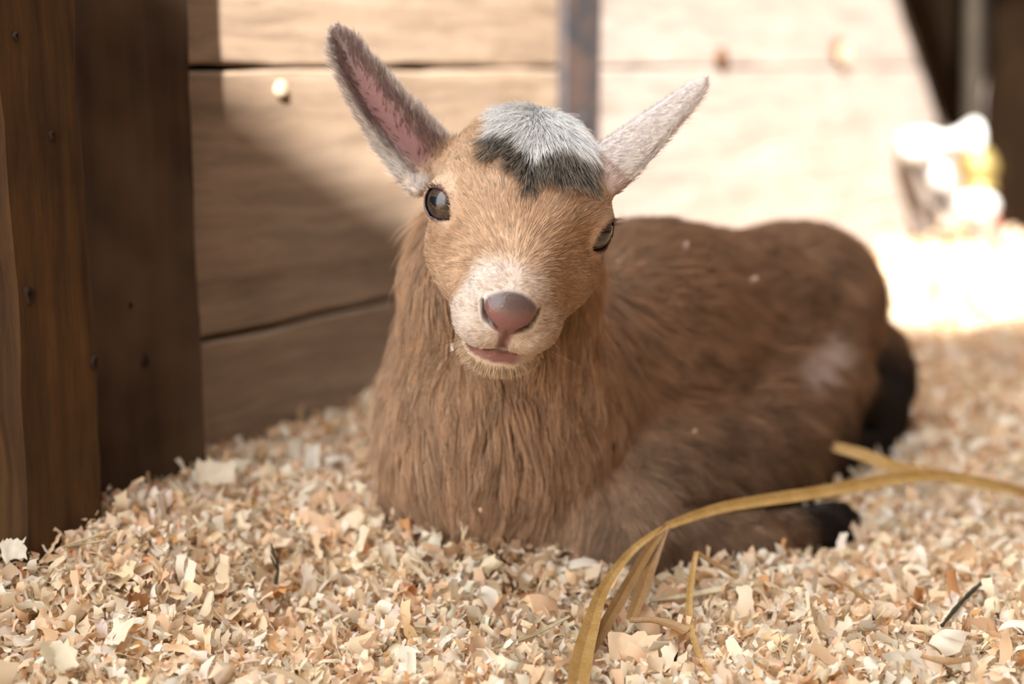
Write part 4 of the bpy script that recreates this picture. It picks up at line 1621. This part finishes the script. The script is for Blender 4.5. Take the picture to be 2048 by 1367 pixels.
crumb(907, 692, 0.0035, 0.0023, WHITE, 'white wood crumb at the corner of the mouth', 1)
crumb(922, 722, 0.0035, 0.0012, WHITE, 'tiny white wood crumb on the chin', 2)
crumb(961, 1019, 0.010, 0.0012, (0.85, 0.6, 0.4), 'peach wood crumb on the chest', 3)
crumb(1390, 862, 0.009, 0.0018, (0.8, 0.66, 0.45), 'small wood crumb on the flank', 4)
crumb(1372, 492, 0.007, 0.0026, (0.74, 0.58, 0.48), 'pink-beige wood crumb on the back near the head', 5)
crumb(1506, 560, 0.007, 0.0026, (0.74, 0.60, 0.50), 'beige wood crumb on the middle of the back', 6)

# water pipe with white and brass fittings in the far corner
pp = at(1945, 505, 1.63)
pp[2] = 0.02
pipe = tag(empty('water_pipe', pp), 'sunlit water pipe with white and brass fittings by the far wall', 'water pipe')
bpy.context.view_layer.update()
P_INV = Matrix.Translation(Vector(pp)).inverted()
D = 1.63
M_pvc = plain('white_plastic', (0.70, 0.69, 0.66), 0.45, 0.4, noise=(0.62, 0.60, 0.56), nscale=25)
M_pipe = plain('grey_pipe', (0.030, 0.022, 0.013), 0.7, 0.2, noise=(0.02, 0.014, 0.009), nscale=25)
M_brass = plain('brass', (0.30, 0.23, 0.08), 0.45, 0.4, metal=0.3, noise=(0.22, 0.155, 0.05), nscale=60)
M_red = plain('red_rubber', (0.34, 0.17, 0.13), 0.6, 0.3, noise=(0.30, 0.12, 0.09), nscale=40)
def pp_tube(name, pts, rad, mat, n=14, seg=14):
    return hay_part(name, tube_mesh(name, pts, rad, n=n, seg=seg), mat, pipe, P_INV)
pp_tube('riser', [at(1945, -120, D), at(1945, 80, D), at(1945, 265, D)], [0.011, 0.011, 0.011], M_pipe)
pp_tube('tee', [at(1962, 276, D), at(1930, 278, D), at(1880, 284, D), at(1842, 290, D)], [0.014, 0.023, 0.024, 0.014, 0.010, 0.010, 0.015, 0.018, 0.015], M_pvc, n=24)
pp_tube('end_cap', [at(1846, 290, D), at(1822, 293, D), at(1800, 296, D)], [0.018, 0.020, 0.011], M_pvc, n=10)
pp_tube('valve', [at(1945, 300, D), at(1955, 340, D), at(1958, 385, D)], [0.016, 0.022, 0.024, 0.018, 0.020], M_brass, n=18)
pp_tube('lower_fitting', [at(1952, 385, D), at(1952, 410, D), at(1955, 440, D)], [0.014, 0.024, 0.025, 0.016], M_pvc, n=16)
pp_tube('drain_hose', [at(1962, 440, D), at(1972, 480, D), at(1980, 520, D)], [0.020, 0.019, 0.019], M_red, n=12)
pp_tube('shadow_bar', [at(1828, 318, D + 0.01), at(1862, 366, D + 0.01), at(1905, 420, D + 0.01)], [0.008, 0.008, 0.008], M_pipe, n=8, seg=4)  # dark bar stands in for the fittings' shadow on the wall
pp_tube('end_bulb', [at(1880, 325, D), at(1880, 350, D), at(1880, 378, D)], [0.004, 0.011, 0.012, 0.004], M_pvc, n=12)
